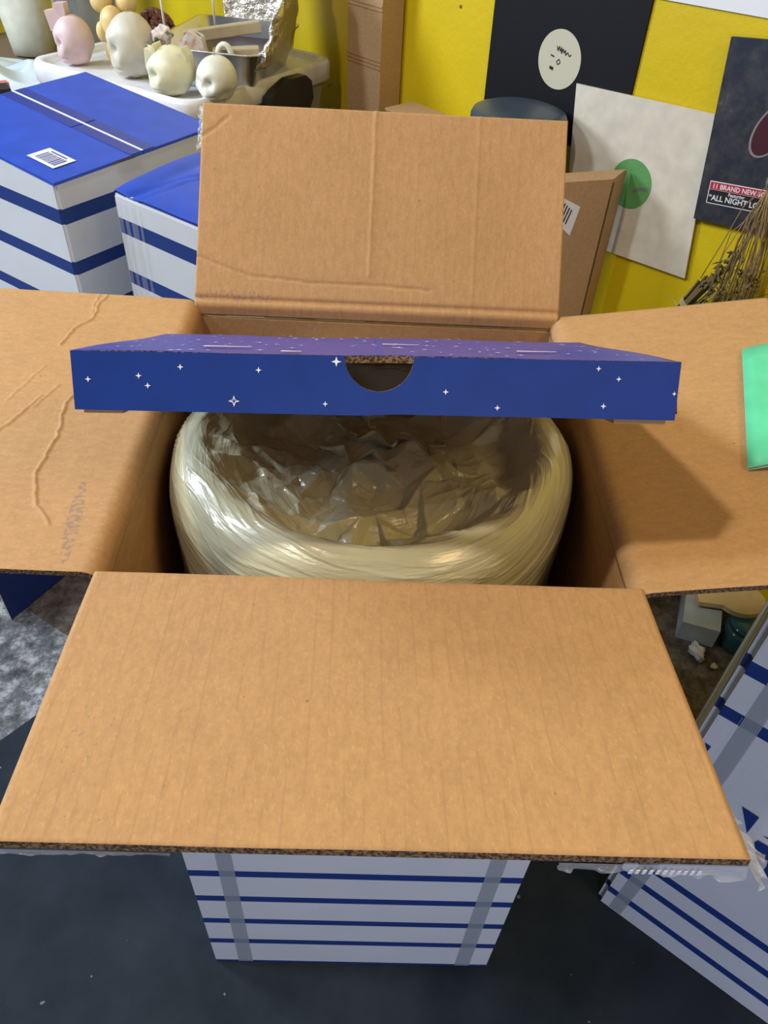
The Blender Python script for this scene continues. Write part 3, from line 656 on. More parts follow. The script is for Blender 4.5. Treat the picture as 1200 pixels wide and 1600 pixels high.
# dark navy carton low at the left, mostly under the left flap
nb = empty('navy_carton', (-0.754, 0.649, 0), 'dark navy printed carton standing on the stone floor below the left flap', 'box')
d1 = Vector((0.49, 0.87, 0)).normalized(); d2 = Vector((-0.6, 0.8, 0)).normalized()
b = MB(); A0 = Vector((-0.754, 0.649, 0)); c = [A0, A0 + d1 * 0.15, A0 + d1 * 0.15 + d2 * 0.3, A0 + d2 * 0.3]
b.add([*c, *[p + Vector((0, 0, 0.34)) for p in c]], [(3, 2, 1, 0), (4, 5, 6, 7), (0, 1, 5, 4), (1, 2, 6, 5), (2, 3, 7, 6)], 0).add([c[3], c[0], c[0] + Vector((0, 0, .34)), c[3] + Vector((0, 0, .34))], [(0, 1, 2, 3)], 1)
b.build('body', [M_navy, M_kraft2], nb)
c2 = [p + Vector((0, 0, .34)) for p in c]
MB().prism([c2[0], (c2[0] + c2[1]) / 2, (c2[3] + c2[2]) / 2, c2[3]], (0, 0, 0.004)).build('top_flap', M_navy, nb)
MB().prism([(c2[0] + c2[1]) / 2 + d1 * .001, c2[1], c2[2], (c2[3] + c2[2]) / 2 + d1 * .001], (0, 0, 0.004)).build('top_flap', M_navy, nb)

# ------------------------------------------------------------------ things under the right flap, on the floor
wood = blue_mat('pale_wax', (0.50, 0.38, 0.20), 0.5); M_whitebox = blue_mat('grey_white_card', (0.36, 0.39, 0.42), 0.5); M_teal = mat('teal_glass', (0.02, 0.09, 0.11), 0.12)
wbx = MB(); p0 = Vector((0.705, 0.655, 0))
wbx.box((0.69, 0.66, 0), (0.075, -0.025, 0), (0.05, 0.13, 0), (0, 0, 0.055)); o = wbx.build('small_white_box', M_whitebox, origin=(0.69, 0.66, 0)); tag(o, 'small white paper box on the dark floor beside the teal jar', 'box')
jar = empty('teal_jar', (0.828, 0.652, 0), 'dark teal glass jar on the floor between the white box and the striped carton', 'jar')
MB().lathe([(0.001, 0), (0.040, 0), (0.043, 0.006), (0.043, 0.045), (0.038, 0.052), (0.034, 0.054)], (0.828, 0.652, 0), 40).build('glass_body', M_teal, jar)
MB().lathe([(0.001, .0545), (0.036, 0.0545), (0.036, 0.064), (0.001, 0.064)], (0.828, 0.652, 0), 40).build('lid', M_teal, jar)
pad = MB(); cc = Vector((0.828, 0.712, 0.0655)); n_ = 20
pts = [cc + Vector((0.052 * math.cos(a), 0.046 * math.sin(a), 0)) for a in [R(-152 + 304 * k / n_) for k in range(n_ + 1)]]
pts += [cc + Vector((-0.095, 0.020, 0)), cc + Vector((-0.098, -0.014, 0))]
pad.prism(pts, (0, 0, 0.013)); o = pad.build('wax_paddle', wood, origin=tuple(cc)); tag(o, 'pale cream paddle shaped wax piece lying across the teal jar', 'paddle')
o = MB().box((0.815, 0.80, 0), (0.14, 0.02, 0), (-0.02, 0.10, 0), (0, 0, 0.075)).build('cream_block', wood, origin=(0.815, 0.80, 0)); tag(o, 'cream wax block standing behind the paddle on the floor', 'wax')
o = MB().box((0.66, 0.815, 0), (0.09, 0.01, 0), (-0.02, 0.08, 0), (0, 0, 0.05)).build('small_grey_box', M_whitebox, origin=(0.66, 0.815, 0)); tag(o, 'small grey box behind the white box on the dark floor', 'box')
M_wax_w = blue_mat('white_wax_chip', (0.6, 0.58, 0.55), 0.6)
def lumpf(seed, a=0.25, k=3.0):
    rs = random.Random(seed); ph = [rs.uniform(0, 6.28) for _ in range(6)]
    return lambda d: 1 + a * (math.sin(d.x * k + ph[0]) * math.sin(d.y * k * 1.3 + ph[1]) + 0.5 * math.sin(d.z * k * 2 + ph[2]) * math.sin(d.x * k * 2.1 + ph[3]))
o = MB().ball((0.725, 0.615, 0.009), (0.014, 0.022, 0.011), lumpf(3, 0.4), 20, 12).build('wax_crumb', M_wax_w, origin=(0.725, 0.615, 0)); tag(o, 'larger white wax crumb on the dark floor below the white box', 'crumb', 'wax crumbs')
o = MB().ball((0.752, 0.583, 0.004), (0.008, 0.007, 0.005), lumpf(8), 14, 9).build('wax_crumb', wood, origin=(0.752, 0.583, 0)); tag(o, 'tiny beige wax crumb next to the larger white one', 'crumb', 'wax crumbs')

# ------------------------------------------------------------------ things on the yellow wall
def wquad(mb, pts, off0, off1, mi=0):
    n = len(pts); mb.add([wp(t, z, off1) for t, z in pts] + [wp(t, z, off0) for t, z in pts], [tuple(range(n)), tuple(range(n, 2 * n))[::-1]] + [(i, n + i, n + (i + 1) % n, (i + 1) % n) for i in range(n)], mi); return mb
def disc(c, r, n=48, ax=None, ry=None): return [(c[0] + r * math.cos(2 * math.pi * k / n), c[1] + (ry or r) * math.sin(2 * math.pi * k / n)) for k in range(n)]
M_blackcard = blue_mat('black_sleeve', (0.004, 0.0045, 0.007), 0.6); bsdf(M_blackcard).inputs['Specular IOR Level'].default_value = 0.25; M_cream = blue_mat('cream_sleeve', (0.62, 0.57, 0.47), 0.5); M_lab = mat('record_label', (0.52, 0.48, 0.36), 0.5)
sl = empty('black_record_sleeve', wp(-0.80, 0.80, 0.004), 'black square record sleeve with round white label on the yellow wall', 'record sleeve')
wquad(MB(), [(-0.986, 0.795), (-0.612, 0.795), (-0.616, 1.17), (-0.992, 1.17)], 0.0005, 0.005).build('sleeve', M_blackcard, sl)
clab = wquad(MB(), disc((-0.797, 0.945), 0.054), 0.0052, 0.0058).build('center_label', M_lab, sl, label='round off-white label')
sc = MB()
def stroke(mb, pts, wdt, off):
    for (a, b_), (c_, d_) in zip(pts[:-1], pts[1:]):
        dx, dz = c_ - a, d_ - b_; L_ = math.hypot(dx, dz); nx, nz = -dz / L_ * wdt, dx / L_ * wdt
        mb.add([wp(a - nx, b_ - nz, off), wp(c_ - nx, d_ - nz, off), wp(c_ + nx, d_ + nz, off), wp(a + nx, b_ + nz, off)], [(0, 1, 2, 3)])
base = (-0.807, 0.968)
sq = [(0, 0), (.003, -.008), (.006, .001), (.009, -.008), (.012, .0), (.013, -.011), (.016, -.002), (.019, -.009), (.022, -.003), (.024, -.012), (.028, -.006), (.034, -.012), (.038, -.008)]
stroke(sc, [(base[0] + a, base[1] + b_ - a * 0.02) for a, b_ in sq], 0.0011, 0.0062)
stroke(sc, [(-0.820, .950), (-0.810, .948)], 0.0014, 0.0062); stroke(sc, [(-0.818, .928), (-0.808, .926)], 0.003, 0.0062)
stroke(sc, [(-0.803, .941), (-0.797, .946), (-0.793, .940), (-0.799, .936), (-0.803, .941)], 0.001, 0.0062)
sc.build('label_writing', M_black, clab)
s2 = empty('white_record_sleeve', wp(-0.56, 0.62, 0.006), 'cream white record sleeve with green round centre label on the yellow wall', 'record sleeve')
wquad(MB(), [(-0.741, 0.914), (-0.696, 0.612), (-0.386, 0.632), (-0.431, 0.932)], 0.0055, 0.0095).build('sleeve', M_cream, s2)
M_greenlab = blue_mat('green_label', (0.10, 0.30, 0.09), 0.5)
glab = wquad(MB(), disc((-0.562, 0.768), 0.048), 0.0096, 0.0104).build('center_label', M_greenlab, s2, label='round green label with a grey smear')
gm = MB(); stroke(gm, [(-0.553, .757), (-0.535, .767), (-0.520, .768)], 0.0035, 0.0108); gm.build('label_smear', mat('grey_smear', (0.12, 0.16, 0.11), 0.6), glab)
s3 = empty('dark_record_sleeve', wp(-0.30, 0.75, 0.012), 'worn slate grey record sleeve bearing a red and black sticker', 'record sleeve')
def slate():
    m = blue_mat('slate_sleeve', (0.03, 0.032, 0.045), 0.35); tc = nd(m, 'ShaderNodeTexCoord'); n = noise(m, tc.outputs['Object'], 22, 5, 0.7)
    lk(m, ramp(m, n, [(0.42, (0.022, 0.026, 0.042)), (0.62, (0.05, 0.05, 0.058)), (0.78, (0.16, 0.16, 0.16))]), bsdf(m).inputs['Base Color']); return m
wquad(MB(), [(-0.442, 1.053), (-0.405, 0.752), (-0.09, 0.795), (-0.127, 1.09)], 0.0098, 0.016).build('sleeve', slate(), s3)
M_red = mat('sticker_red', (0.42, 0.03, 0.05), 0.4); M_maroon = mat('maroon_print', (0.055, 0.010, 0.02), 0.4); M_grey = mat('grey_print', (0.22, 0.20, 0.19), 0.5)
E1 = (0.9905, 0.1370); E2 = (-0.1225, 0.9925)
def stp(a, b_, o=(-0.3905, 0.7875)): return (o[0] + E1[0] * a + E2[0] * b_, o[1] + E1[1] * a + E2[1] * b_)
st = MB(); wquad(st, [stp(0, 0), stp(.165, 0), stp(.165, .040), stp(0, .040)], .0161, .0166, 0)
wquad(st, [stp(.0015, .0015), stp(.1635, .0015), stp(.1635, .025), stp(.0015, .025)], .0166, .0168, 1)
wquad(st, [stp(.0015, .0255), stp(.1635, .0255), stp(.1635, .0385), stp(.0015, .0385)], .0166, .0168, 2)
stk = st.build('sticker', [M_label, M_black, M_red], s3, label='sticker with red band and white lettering')
def wall_text(txt, size, a, b_, parent, m, off):
    cu = bpy.data.curves.new('txt', 'FONT'); cu.body = txt; cu.size = size; cu.offset = size * 0.02; cu.resolution_u = 3
    tmp = bpy.data.objects.new('txt', cu); COL.objects.link(tmp); bpy.context.view_layer.update()
    me = tmp.evaluated_get(bpy.context.evaluated_depsgraph_get()).to_mesh()
    vs = [(v_.co.x, v_.co.y) for v_ in me.vertices]; fs = [tuple(p.vertices) for p in me.polygons]
    V = [wp(*stp(a + x, b_ + y), off) for x, y in vs]
    tmp.evaluated_get(bpy.context.evaluated_depsgraph_get()).to_mesh_clear(); bpy.data.objects.remove(tmp)
    return mesh_obj('sticker_text', V, fs, m, parent)
wall_text('11 BRAND NEW SONGS', 0.0118, .006, .0278, stk, M_label, .0171)
wall_text('Featuring', 0.0085, .040, .0180, stk, M_label, .0171)
wall_text('\u201cALL NIGHT LONG\u201d', 0.0140, .003, .0065, stk, M_label, .0171)
el = [(-0.318 + 0.030 * math.cos(a) * 1.0 + 0.012 * math.sin(a), 0.935 + 0.048 * math.sin(a)) for a in [2 * math.pi * k / 40 for k in range(40)]]
el2 = [(-0.318 + (x + 0.318) * 0.88, 0.935 + (z - 0.935) * 0.92) for x, z in el]
ov = MB(); wquad(ov, el, .0161, .0164, 0); wquad(ov, el2, .0164, .0167, 1); ov.build('printed_oval', [M_grey, M_maroon], s3, label='maroon oval with grey outline')
o = wquad(MB(), [(-0.62, 1.0805), (-0.10, 1.094), (-0.10, 1.39), (-0.63, 1.39)], 0.0005, 0.004).build('white_poster', M_label, origin=wp(-0.5, 1.08)); tag(o, 'plain white sheet pinned high on the wall above the slate sleeve', 'poster')
o = MB().ball(wp(-1.091, 0.990, 0.001), 0.0035, None, 12, 8).build('wall_nail', mat('rusty_nail', (0.25, 0.2, 0.05), 0.5), origin=wp(-1.091, 0.99)); tag(o, 'small nail head stuck in the yellow wall left of the black sleeve', 'nail')

# dried herb bunches hanging at the right
M_stem = blue_mat('dried_stem', (0.30, 0.20, 0.09), 0.8); M_herb = blue_mat('dried_leaves', (0.13, 0.10, 0.035), 0.85); M_twine = blue_mat('twine', (0.42, 0.34, 0.2), 0.9)
hb = empty('dried_herb_bunch', wp(-0.29, 0.62, 0.05), 'bunch of dried herbs and grass stems hanging before the slate record sleeve', 'herbs')
rs = random.Random(21); kn = (-0.268, 0.885)
mbs = MB(); leaf = MB()
def wpt(t, z, o_): return Vector(wp(t, z, o_))
for k in range(46):
    tx = rs.uniform(-0.31, -0.20); zz = rs.uniform(0.60, 0.70); o0 = rs.uniform(.04, .08)
    p = [wpt(kn[0] + rs.uniform(-.004, .004), kn[1] - 0.02, .06), wpt(kn[0] + (tx - kn[0]) * .3 + rs.uniform(-.012, .012), kn[1] - .07, o0), wpt(kn[0] + (tx - kn[0]) * .6 + rs.uniform(-.012, .012), (kn[1] + zz) / 2 - .02, o0), wpt(tx, zz - .1, o0)]
    mbs.tube([p[0].lerp(p[1], .0), p[0].lerp(p[1], .5), p[1], p[1].lerp(p[2], .5), p[2], p[3]], 0.0009, 5)
    if k % 2 == 0:
        q0 = p[2].lerp(p[3], rs.uniform(.1, .8)); mbs.tube([q0, q0 + Vector((rs.uniform(-.02, .02), rs.uniform(-.02, .02), -.02)), q0 + Vector((rs.uniform(-.03, .03), rs.uniform(-.02, .02), -.045))], 0.0007, 4)
mbs.tube([wpt(-0.275, .86, .06), wpt(-0.300, .82, .06), wpt(-0.3175, .74, .055), wpt(-0.336, .665, .05)], 0.001, 5)
mbs.build('stems', M_stem, hb)
for k in range(150):
    t = rs.random(); tx = -0.315 + 0.08 * rs.random() + 0.02 * (1 - t); zz = 0.73 - 0.16 * t; c_ = wpt(tx + rs.uniform(-.01, .01), zz, rs.uniform(.04, .085))
    a = Vector((rs.uniform(-1, 1), rs.uniform(-1, 1), rs.uniform(-1.6, .6))).normalized() * rs.uniform(.006, .014); b_ = Vector((rs.uniform(-1, 1), rs.uniform(-1, 1), rs.uniform(-1, 1))).normalized().cross(a).normalized() * 0.003
    leaf.add([c_ - a, c_ + b_, c_ + a, c_ - b_, c_ + a.cross(b_).normalized() * .002], [(0, 1, 4), (1, 2, 4), (2, 3, 4), (3, 0, 4), (3, 2, 1, 0)])
leaf.build('leaves', M_herb, hb)
MB().ball(wpt(kn[0], kn[1] - .012, .06), (.010, .010, .014), lumpf(4, .2), 16, 10).build('binding', mat('silver_wire', (.5, .48, .46), .3, Metallic=.8), hb)
h2b = empty('herb_bundle', wp(-0.335, 0.60, 0.05), 'small twine tied bundle of dried leaves hanging left of the grass stems', 'herbs')
mb = MB(); leaf = MB()
a0 = wpt(-0.352, .585, .05); a1 = wpt(-0.318, .66, .05)
for k in range(26):
    o1 = Vector((rs.uniform(-.011, .011), rs.uniform(-.011, .011), rs.uniform(-.008, .008))); mb.tube([a0 + o1 * .6 + Vector((0, 0, -.05)), a0 + o1, a0.lerp(a1, .5) + o1 * 1.3, a1 + o1 * 1.6], 0.0026, 5)
mb.build('stalks', M_herb, h2b)
mb = MB()
for k in range(5):
    c_ = a0.lerp(a1, .25 + k * .03); u_ = (a1 - a0).normalized(); e1 = u_.orthogonal().normalized(); e2 = u_.cross(e1)
    mb.tube([c_ + (e1 * math.cos(x) + e2 * math.sin(x)) * .0175 for x in [2 * math.pi * j / 14 for j in range(15)]], .0009, 5)
mb.tube([a0.lerp(a1, .3) + Vector((0, 0, .015)), wpt(-0.36, .60, .06), wpt(-0.395, .598, .03)], .0007, 5)
mb.build('twine', M_twine, h2b)
for k in range(50):
    c_ = a1.lerp(a1 + (a1 - a0) * 1.0, rs.random()) + Vector((rs.uniform(-.01, .01), rs.uniform(-.01, .01), rs.uniform(-.01, .01)))
    a = Vector((rs.uniform(-1, 1), rs.uniform(-1, 1), rs.uniform(-1, 1))).normalized() * .009; b_ = a.orthogonal().normalized() * .004
    leaf.add([c_ - a, c_ + b_, c_ + a, c_ - b_, c_ + a.cross(b_).normalized() * .003], [(0, 1, 4), (1, 2, 4), (2, 3, 4), (3, 0, 4), (3, 2, 1, 0)])
leaf.build('leaves', M_herb, h2b)

# ------------------------------------------------------------------ cartons and bin against the wall
def upright(name, label, A, B, depthv, z0, z1, m, lean=(0, 0)):
    A = Vector((*A, z0)); B = Vector((*B, z0)); dv = Vector((*depthv, 0)); up = Vector((lean[0], lean[1], z1 - z0))
    root = empty(name, tuple(A), label, 'box'); MB().box(A, B - A, dv, up).build('body', m, root); return root, A, B, dv, up
r1, A, B, dv, up = upright('slim_brown_carton', 'slim upright brown carton with a white label, right of the back flap', (0.290, 1.105), (0.457, 1.155), (0.043, 0.066), 0, 0.794, M_kraft2)
MB().box(A + up + Vector((0, 0, 0.0)), (B - A), dv * 0.9, (0, 0, 0.004)).build('top_flap', M_kraft2, r1)
fd = (B - A).normalized(); fn = Vector((fd.y, -fd.x, 0))
c0 = Vector((0.383, 1.133, 0.727)) 
lw = MB(); e_ = fd * 0.045
def slp(s_, z_, o_=.0006): return A + fd * s_ + fn * o_ + Vector((0, 0, z_))
sb = (B - A).length
lw.add([slp(sb - .125, .735), slp(sb - .070, .690), slp(sb - .060, .748), slp(sb - .115, .775)], [(0, 1, 2, 3)], 0)
for k in range(5):
    t_ = .2 + k * .12; p0_ = slp(sb - .120, .742, .0011).lerp(slp(sb - .072, .703, .0011), t_); lw.add([p0_, p0_ + fd * .003, p0_ + fd * .011 + Vector((0, 0, .028)), p0_ + fd * .008 + Vector((0, 0, .028))], [(0, 1, 2, 3)], 1)
lw.build('barcode_label', [M_label, M_black], r1, label='white barcode sticker')
MB().box(A + Vector((0, 0, 0.01)) + fd * (sb + .0005) , fd * 0.0012, dv * 0.10, (0, 0, .78)).build('edge_crease', M_edge, r1)
r2, A, B, dv, up = upright('tall_brown_carton', 'tall narrow brown carton with creased face standing upright against the yellow wall', (-0.0896, 1.793), (-0.006, 1.70), (0.0505, 0.0455), 0, 1.15, M_kraft3, (0.0, 0.0))
fd = (B - A).normalized(); fn = Vector((fd.y, -fd.x, 0))
for zz in (.835, .843, .851, .955, .963): MB().box(A + Vector((0, 0, zz)), fd * (B - A).length, fn * 0.0022, (0, 0, .004)).build('folded_crease', M_kraft3, r2)
r3, A, B, dv, up = upright('low_brown_carton', 'low brown carton behind the top edge of the back flap beside the tall one', (0.012, 1.580), (0.115, 1.466), (0.066, 0.0594), 0, 0.782, M_kraft2)
MB().box(A + up + Vector((-.004, 0, 0.0)), (B - A) * 1.0, dv * 1.0, (0, 0, 0.005)).build('top_flap', M_kraft2, r3)
M_bin = blue_mat('blue_grey_plastic', (0.04, 0.058, 0.085), 0.4)
wb_ = empty('blue_grey_bin', (0.281, 1.318, 0), 'round blue grey plastic bin behind the back flap in front of the black sleeve', 'bin')
BC = (0.281, 1.318, 0)
MB().lathe([(0.001, 0), (0.070, 0), (0.074, 0.01), (0.092, 0.83), (0.088, .83), (0.070, .03), (0.001, .03)], BC, 56).build('body', M_bin, wb_)
MB().lathe([(0.0925, .785), (0.098, .788), (0.098, .804), (0.095, .808), (0.099, .812), (0.099, .838), (0.095, .846), (0.080, .851), (0.04, .853), (0.001, .853)], (BC[0], BC[1], 0.02), 56).build('lid', M_bin, wb_)

# ------------------------------------------------------------------ work table, tote with white lid, candles
def tn(t, n, z): return Tv * t + Nv * n + Vector((0, 0, z))
tb = empty('work_table', tuple(tn(-2.0, 0.8, 0)), 'low work table hidden under plastic bags at the upper left', 'table')
MB().box(tn(-2.9, 0.42, 0.62), Tv * 1.58, Nv * 0.68, (0, 0, 0.03)).build('tabletop', mat('table_wood', (0.16, 0.11, 0.07), 0.6), tb)
for t_, n_ in ((-2.87, .45), (-1.39, .45), (-2.87, 1.03), (-1.39, 1.03)): MB().box(tn(t_, n_, 0), Tv * .04, Nv * .04, (0, 0, .62)).build('leg', M_black, tb)
L = Vector((-0.865, 1.700, 0)); Rr_ = Vector((-0.118, 1.865, 0)); cc = (L + Rr_) / 2; rad = (L - Rr_).length / 2; psi = R(-78)
Fp = cc + Vector((math.cos(psi), math.sin(psi), 0)) * rad; Bp = cc * 2 - Fp
ed1 = (Fp - L).normalized(); l1 = (Fp - L).length; ed2 = (Rr_ - Fp).normalized(); l2 = (Rr_ - Fp).length
M_lid = blue_mat('white_plastic_lid', (0.72, 0.71, 0.73), 0.35); M_tote = mat('grey_tote', (0.28, 0.30, 0.26), 0.3)
tote = empty('storage_tote', tuple(cc + Vector((0, 0, .65))), 'plastic storage tote with white lid carrying the candles', 'storage box')
def rrect(inset, z, rc=0.05, n=8):
    out = []
    for ci, (sx, sy) in enumerate(((0, 0), (1, 0), (1, 1), (0, 1))):
        cxx = (inset + rc) if sx == 0 else l1 - inset - rc; cyy = (inset + rc) if sy == 0 else l2 - inset - rc
        a0_ = [math.pi, 1.5 * math.pi, 0, 0.5 * math.pi][ci]
        for k in range(n + 1):
            a = a0_ + (math.pi / 2) * k / n; out.append(L + ed1 * (cxx + rc * math.cos(a)) + ed2 * (cyy + rc * math.sin(a)) + Vector((0, 0, z)))
    return out
def loft(mb, rings, mi=0, cap=(True, True)):
    n = len(rings[0]); vs = [p for r_ in rings for p in r_]; fs = [(i * n + k, i * n + (k + 1) % n, (i + 1) * n + (k + 1) % n, (i + 1) * n + k) for i in range(len(rings) - 1) for k in range(n)]
    if cap[0]: fs.append(tuple(range(n))[::-1])
    if cap[1]: fs.append(tuple(range((len(rings) - 1) * n, len(rings) * n)))
    mb.add(vs, fs, mi, True)
mb = MB(); loft(mb, [rrect(.03, .65), rrect(.025, .66), rrect(.012, .78)]); mb.build('tub', M_tote, tote)
mb = MB(); loft(mb, [rrect(.004, .772), rrect(0, .778), rrect(0, .812), rrect(.004, .820), rrect(.012, .822), rrect(.020, .818), rrect(.026, .808), rrect(.05, .806)])
mb.build('lid', M_lid, tote, label='white lid with raised rounded rim')
ZL = 0.806
o = MB(); 
hn = Vector((ed2.y, -ed2.x, 0)); b0 = Fp + hn * 0.004
bp = [(0.232, 0.775), (0.236, 0.79), (0.26, 0.803), (0.31, 0.818), (0.37, 0.816), (0.393, 0.80), (0.400, 0.761), (0.384, 0.737), (0.232, 0.737)]
o.prism([b0 + ed2 * s_ + Vector((0, 0, z_)) for s_, z_ in bp], hn * .026)
latch = o.build('tote_latch', M_black, tote, label='black plastic latch at the tote corner')

def waxm(name, c, ss=0.3):
    m = blue_mat(name, c, 0.4); b_ = bsdf(m); b_.inputs['Subsurface Weight'].default_value = ss; b_.inputs['Subsurface Radius'].default_value = (0.03, 0.02, 0.012); b_.inputs['Subsurface Scale'].default_value = 0.5; return m
def skull(name, label, loc, r, face, mt, height=1.2, group='wax head candles', extra=True):
    """wax skull candle: cranium, brow, sockets, nose hole, cheekbones, jaw; face is the heading of its front"""
    root = empty(name, loc, label, 'candle', group); cf, sf = math.cos(face), math.sin(face)
    def fn(d):
        x = d.x * cf + d.y * sf; y = -d.x * sf + d.y * cf; z = d.z
        k = 1.0 + 0.10 * max(0, -x) * (z > -0.3)
        g = lambda a, b_, c_, w_: math.exp(-((x - a) ** 2 + (abs(y) - b_) ** 2 + (z - c_) ** 2) / w_ ** 2)
        k += 0.10 * g(.90, .30, .28, .25) - 0.34 * g(.86, .38, .0, .20) + 0.12 * g(.72, .62, -.22, .24)
        k -= 0.16 * math.exp(-((x - .95) ** 2 + y ** 2 + (z + .22) ** 2) / .13 ** 2)
        k += 0.12 * math.exp(-((x - .80) ** 2 + y ** 2 / 1.6 + (z + .62) ** 2) / .30 ** 2)
        k -= 0.22 * math.exp(-((x - .15) ** 2 + (abs(y) - .85) ** 2 + (z + .60) ** 2) / .35 ** 2)
        k -= 0.05 * (1 if abs(z + .55) < .05 and x > .6 else 0)
        if z < -.80: k *= 0.92
        return k
    c = Vector(loc) + Vector((0, 0, r * height * .93))
    MB().ball(c, (r, r, r * height), fn, 64, 48).build('wax_body', mt, root)
    MB().tube([c + Vector((0, 0, r * height * .95)), c + Vector((.001, 0, r * height * .95 + .012))], .0012, 6).build('wick', M_twine, root)
    return root, c
M_pink = waxm('pink_wax', (0.66, 0.50, 0.50)); M_yel = waxm('yellow_wax', (0.70, 0.52, 0.22)); M_bei = waxm('beige_wax', (0.60, 0.56, 0.46)); M_crm = waxm('cream_wax', (0.76, 0.74, 0.54)); M_wht = waxm('white_wax', (0.74, 0.74, 0.65)); M_brn = waxm('brown_wax', (0.12, 0.035, 0.028), 0.1)
LF = math.pi + 0.5
rt, c_ = skull('skull_candle', 'pale pink wax head candle with a bow shaped crest, leftmost on the white lid', (-0.745, 1.728, ZL), .043, LF, M_pink, 1.28)
MB().prism([c_ + Vector((-.045, -.01, .02)), c_ + Vector((-.052, -.01, .062)), c_ + Vector((-.03, -.01, .066)), c_ + Vector((-.028, -.01, .078)), c_ + Vector((-.004, -.01, .080)), c_ + Vector((-.005, -.01, .045))], (0.004, .020, 0)).build('crest', M_pink, rt)
rt, c_ = skull('skull_candle', 'large glossy beige grey wax skull candle in the middle of the white lid', (-0.585, 1.648, ZL), .053, LF, M_bei, 1.30)
rt, c_ = skull('skull_candle', 'cream wax skull candle at the front of the white lid with jagged crest', (-0.472, 1.522, ZL), .050, LF, M_crm, 1.03)
MB().prism([c_ + Vector((-.048, -.02, .01)), c_ + Vector((-.046, -.02, .048)), c_ + Vector((-.034, -.02, .044)), c_ + Vector((-.026, -.02, .058)), c_ + Vector((-.02, -.02, .03))], (.01, .03, 0)).build('crest', M_crm, rt)
MB().prism([c_ + Vector((.022, -.02, .03)), c_ + Vector((.032, -.02, .052)), c_ + Vector((.042, -.02, .036)), c_ + Vector((.047, -.02, .0))], (.01, .03, 0)).build('crest', M_crm, rt)
rt, c_ = skull('skull_candle', 'smooth translucent white egg shaped wax head beside the cream skull', (-0.366, 1.494, ZL), .043, math.pi + .9, M_wht, 1.10)
rt, c_ = skull('skull_candle', 'dark chocolate brown wax head candle with curly top, beside the foil pan', (-0.566, 1.815, ZL), .043, LF, M_brn, 1.20)
cb = MB(); rs = random.Random(4)
for k in range(170):
    a = rs.uniform(0, 6.28); zz = rs.uniform(.1, 1); q_ = math.sqrt(1 - zz * zz); cb.ball(c_ + Vector((q_ * math.cos(a) * .044, q_ * math.sin(a) * .044, .008 + zz * .050)), .0075, None, 8, 6)
cb.build('curly_hair', M_brn, rt)
bf = empty('bubble_candle', (-0.69, 1.70, ZL), 'yellow wax figure candle with two ball buns between the pink and beige heads', 'candle')
c0 = Vector((-0.645, 1.735, ZL)); mb = MB()
mb.ball(c0 + Vector((0, 0, .035)), (.028, .028, .04), lumpf(6, .08), 28, 18); mb.ball(c0 + Vector((0, -.002, .092)), (.029, .029, .036), None, 28, 18); mb.ball(c0 + Vector((-.026, -.012, .075)), (.013, .013, .022), None, 20, 12)
mb.build('body', M_yel, bf)
MB().ball(c0 + Vector((-.026, .02, .132)), .025, None, 32, 20).build('bun', M_yel, bf); MB().ball(c0 + Vector((.030, .03, .128)), .025, None, 32, 20).build('bun', M_yel, bf)

# aluminium pan with foil and its contents
def foil_mat(name='crinkled_foil', rough=0.34):
    m = mat(name, (0.75, 0.72, 0.66), rough, Metallic=0.9); tc = nd(m, 'ShaderNodeTexCoord')
    vo = nd(m, 'ShaderNodeTexVoronoi'); vo.inputs['Scale'].default_value = 45; lk(m, tc.outputs['Object'], vo.inputs['Vector'])
    lk(m, bump(m, noise(m, tc.outputs['Object'], 30, 4, .6), 0.9, 0.015), bsdf(m).inputs['Normal']); return m
M_foil = foil_mat(); M_alu = mat('pan_aluminium', (0.62, 0.60, 0.56), 0.28, Metallic=1.0)
pan = empty('aluminium_pan', (-0.378, 1.735, ZL), 'deep aluminium foil loaf pan on the right end of the white lid', 'pan')
pc = Vector((-0.378, 1.735, ZL)); pu = Vector((0.98, -0.20, 0)).normalized(); pv = Vector((0.20, 0.98, 0)).normalized()
def prr(hu, hv, z, rc=.03, n=6):
    out = []
    for ci, (sx, sy) in enumerate(((-1, -1), (1, -1), (1, 1), (-1, 1))):
        a0_ = [math.pi, 1.5 * math.pi, 0, .5 * math.pi][ci]
        for k in range(n + 1):
            a = a0_ + math.pi / 2 * k / n; out.append(pc + pu * (sx * (hu - rc) + rc * math.cos(a)) + pv * (sy * (hv - rc) + rc * math.sin(a)) + Vector((0, 0, z)))
    return out
mb = MB(); loft(mb, [prr(.105, .145, .0), prr(.108, .148, .004), prr(.130, .172, .078), prr(.136, .178, .080), prr(.136, .178, .083), prr(.128, .170, .082), prr(.106, .146, .008), prr(.10, .14, .006)]); mb.build('pan_body', M_alu, pan)
def foil_f(S, T):
    a = -0.80 + S * 2.6; rx = .139 + .045 * T; x = np.sign(np.cos(a)) * np.abs(np.cos(a)) ** .5 * rx; y = np.sign(np.sin(a)) * np.abs(np.sin(a)) ** .6 * .178 * (1 + .1 * T); z = .045 + T * (.04 + .22 * np.clip(S * 2.2, 0, 1) ** .8)
    w1 = .014 * (vnoise(S * 22, T * 7, 3) - .5) * (T + .1) * 2; x = x + w1; y = y + .014 * (vnoise(S * 25 + 9, T * 6, 8) - .5) * 2 * T
    return np.stack([pc[i] + pu[i] * x + pv[i] * y + (z if i == 2 else 0) for i in range(3)], -1)
sheet('foil_collar', foil_f, 90, 30, .0006, [M_foil, M_foil], pan, (.4, .2))
mb = MB(); M_stick = blue_mat('beige_wood_wax', (0.42, 0.34, 0.20), .6); M_dkwax = blue_mat('dark_wax', (0.05, 0.025, 0.03), .4)
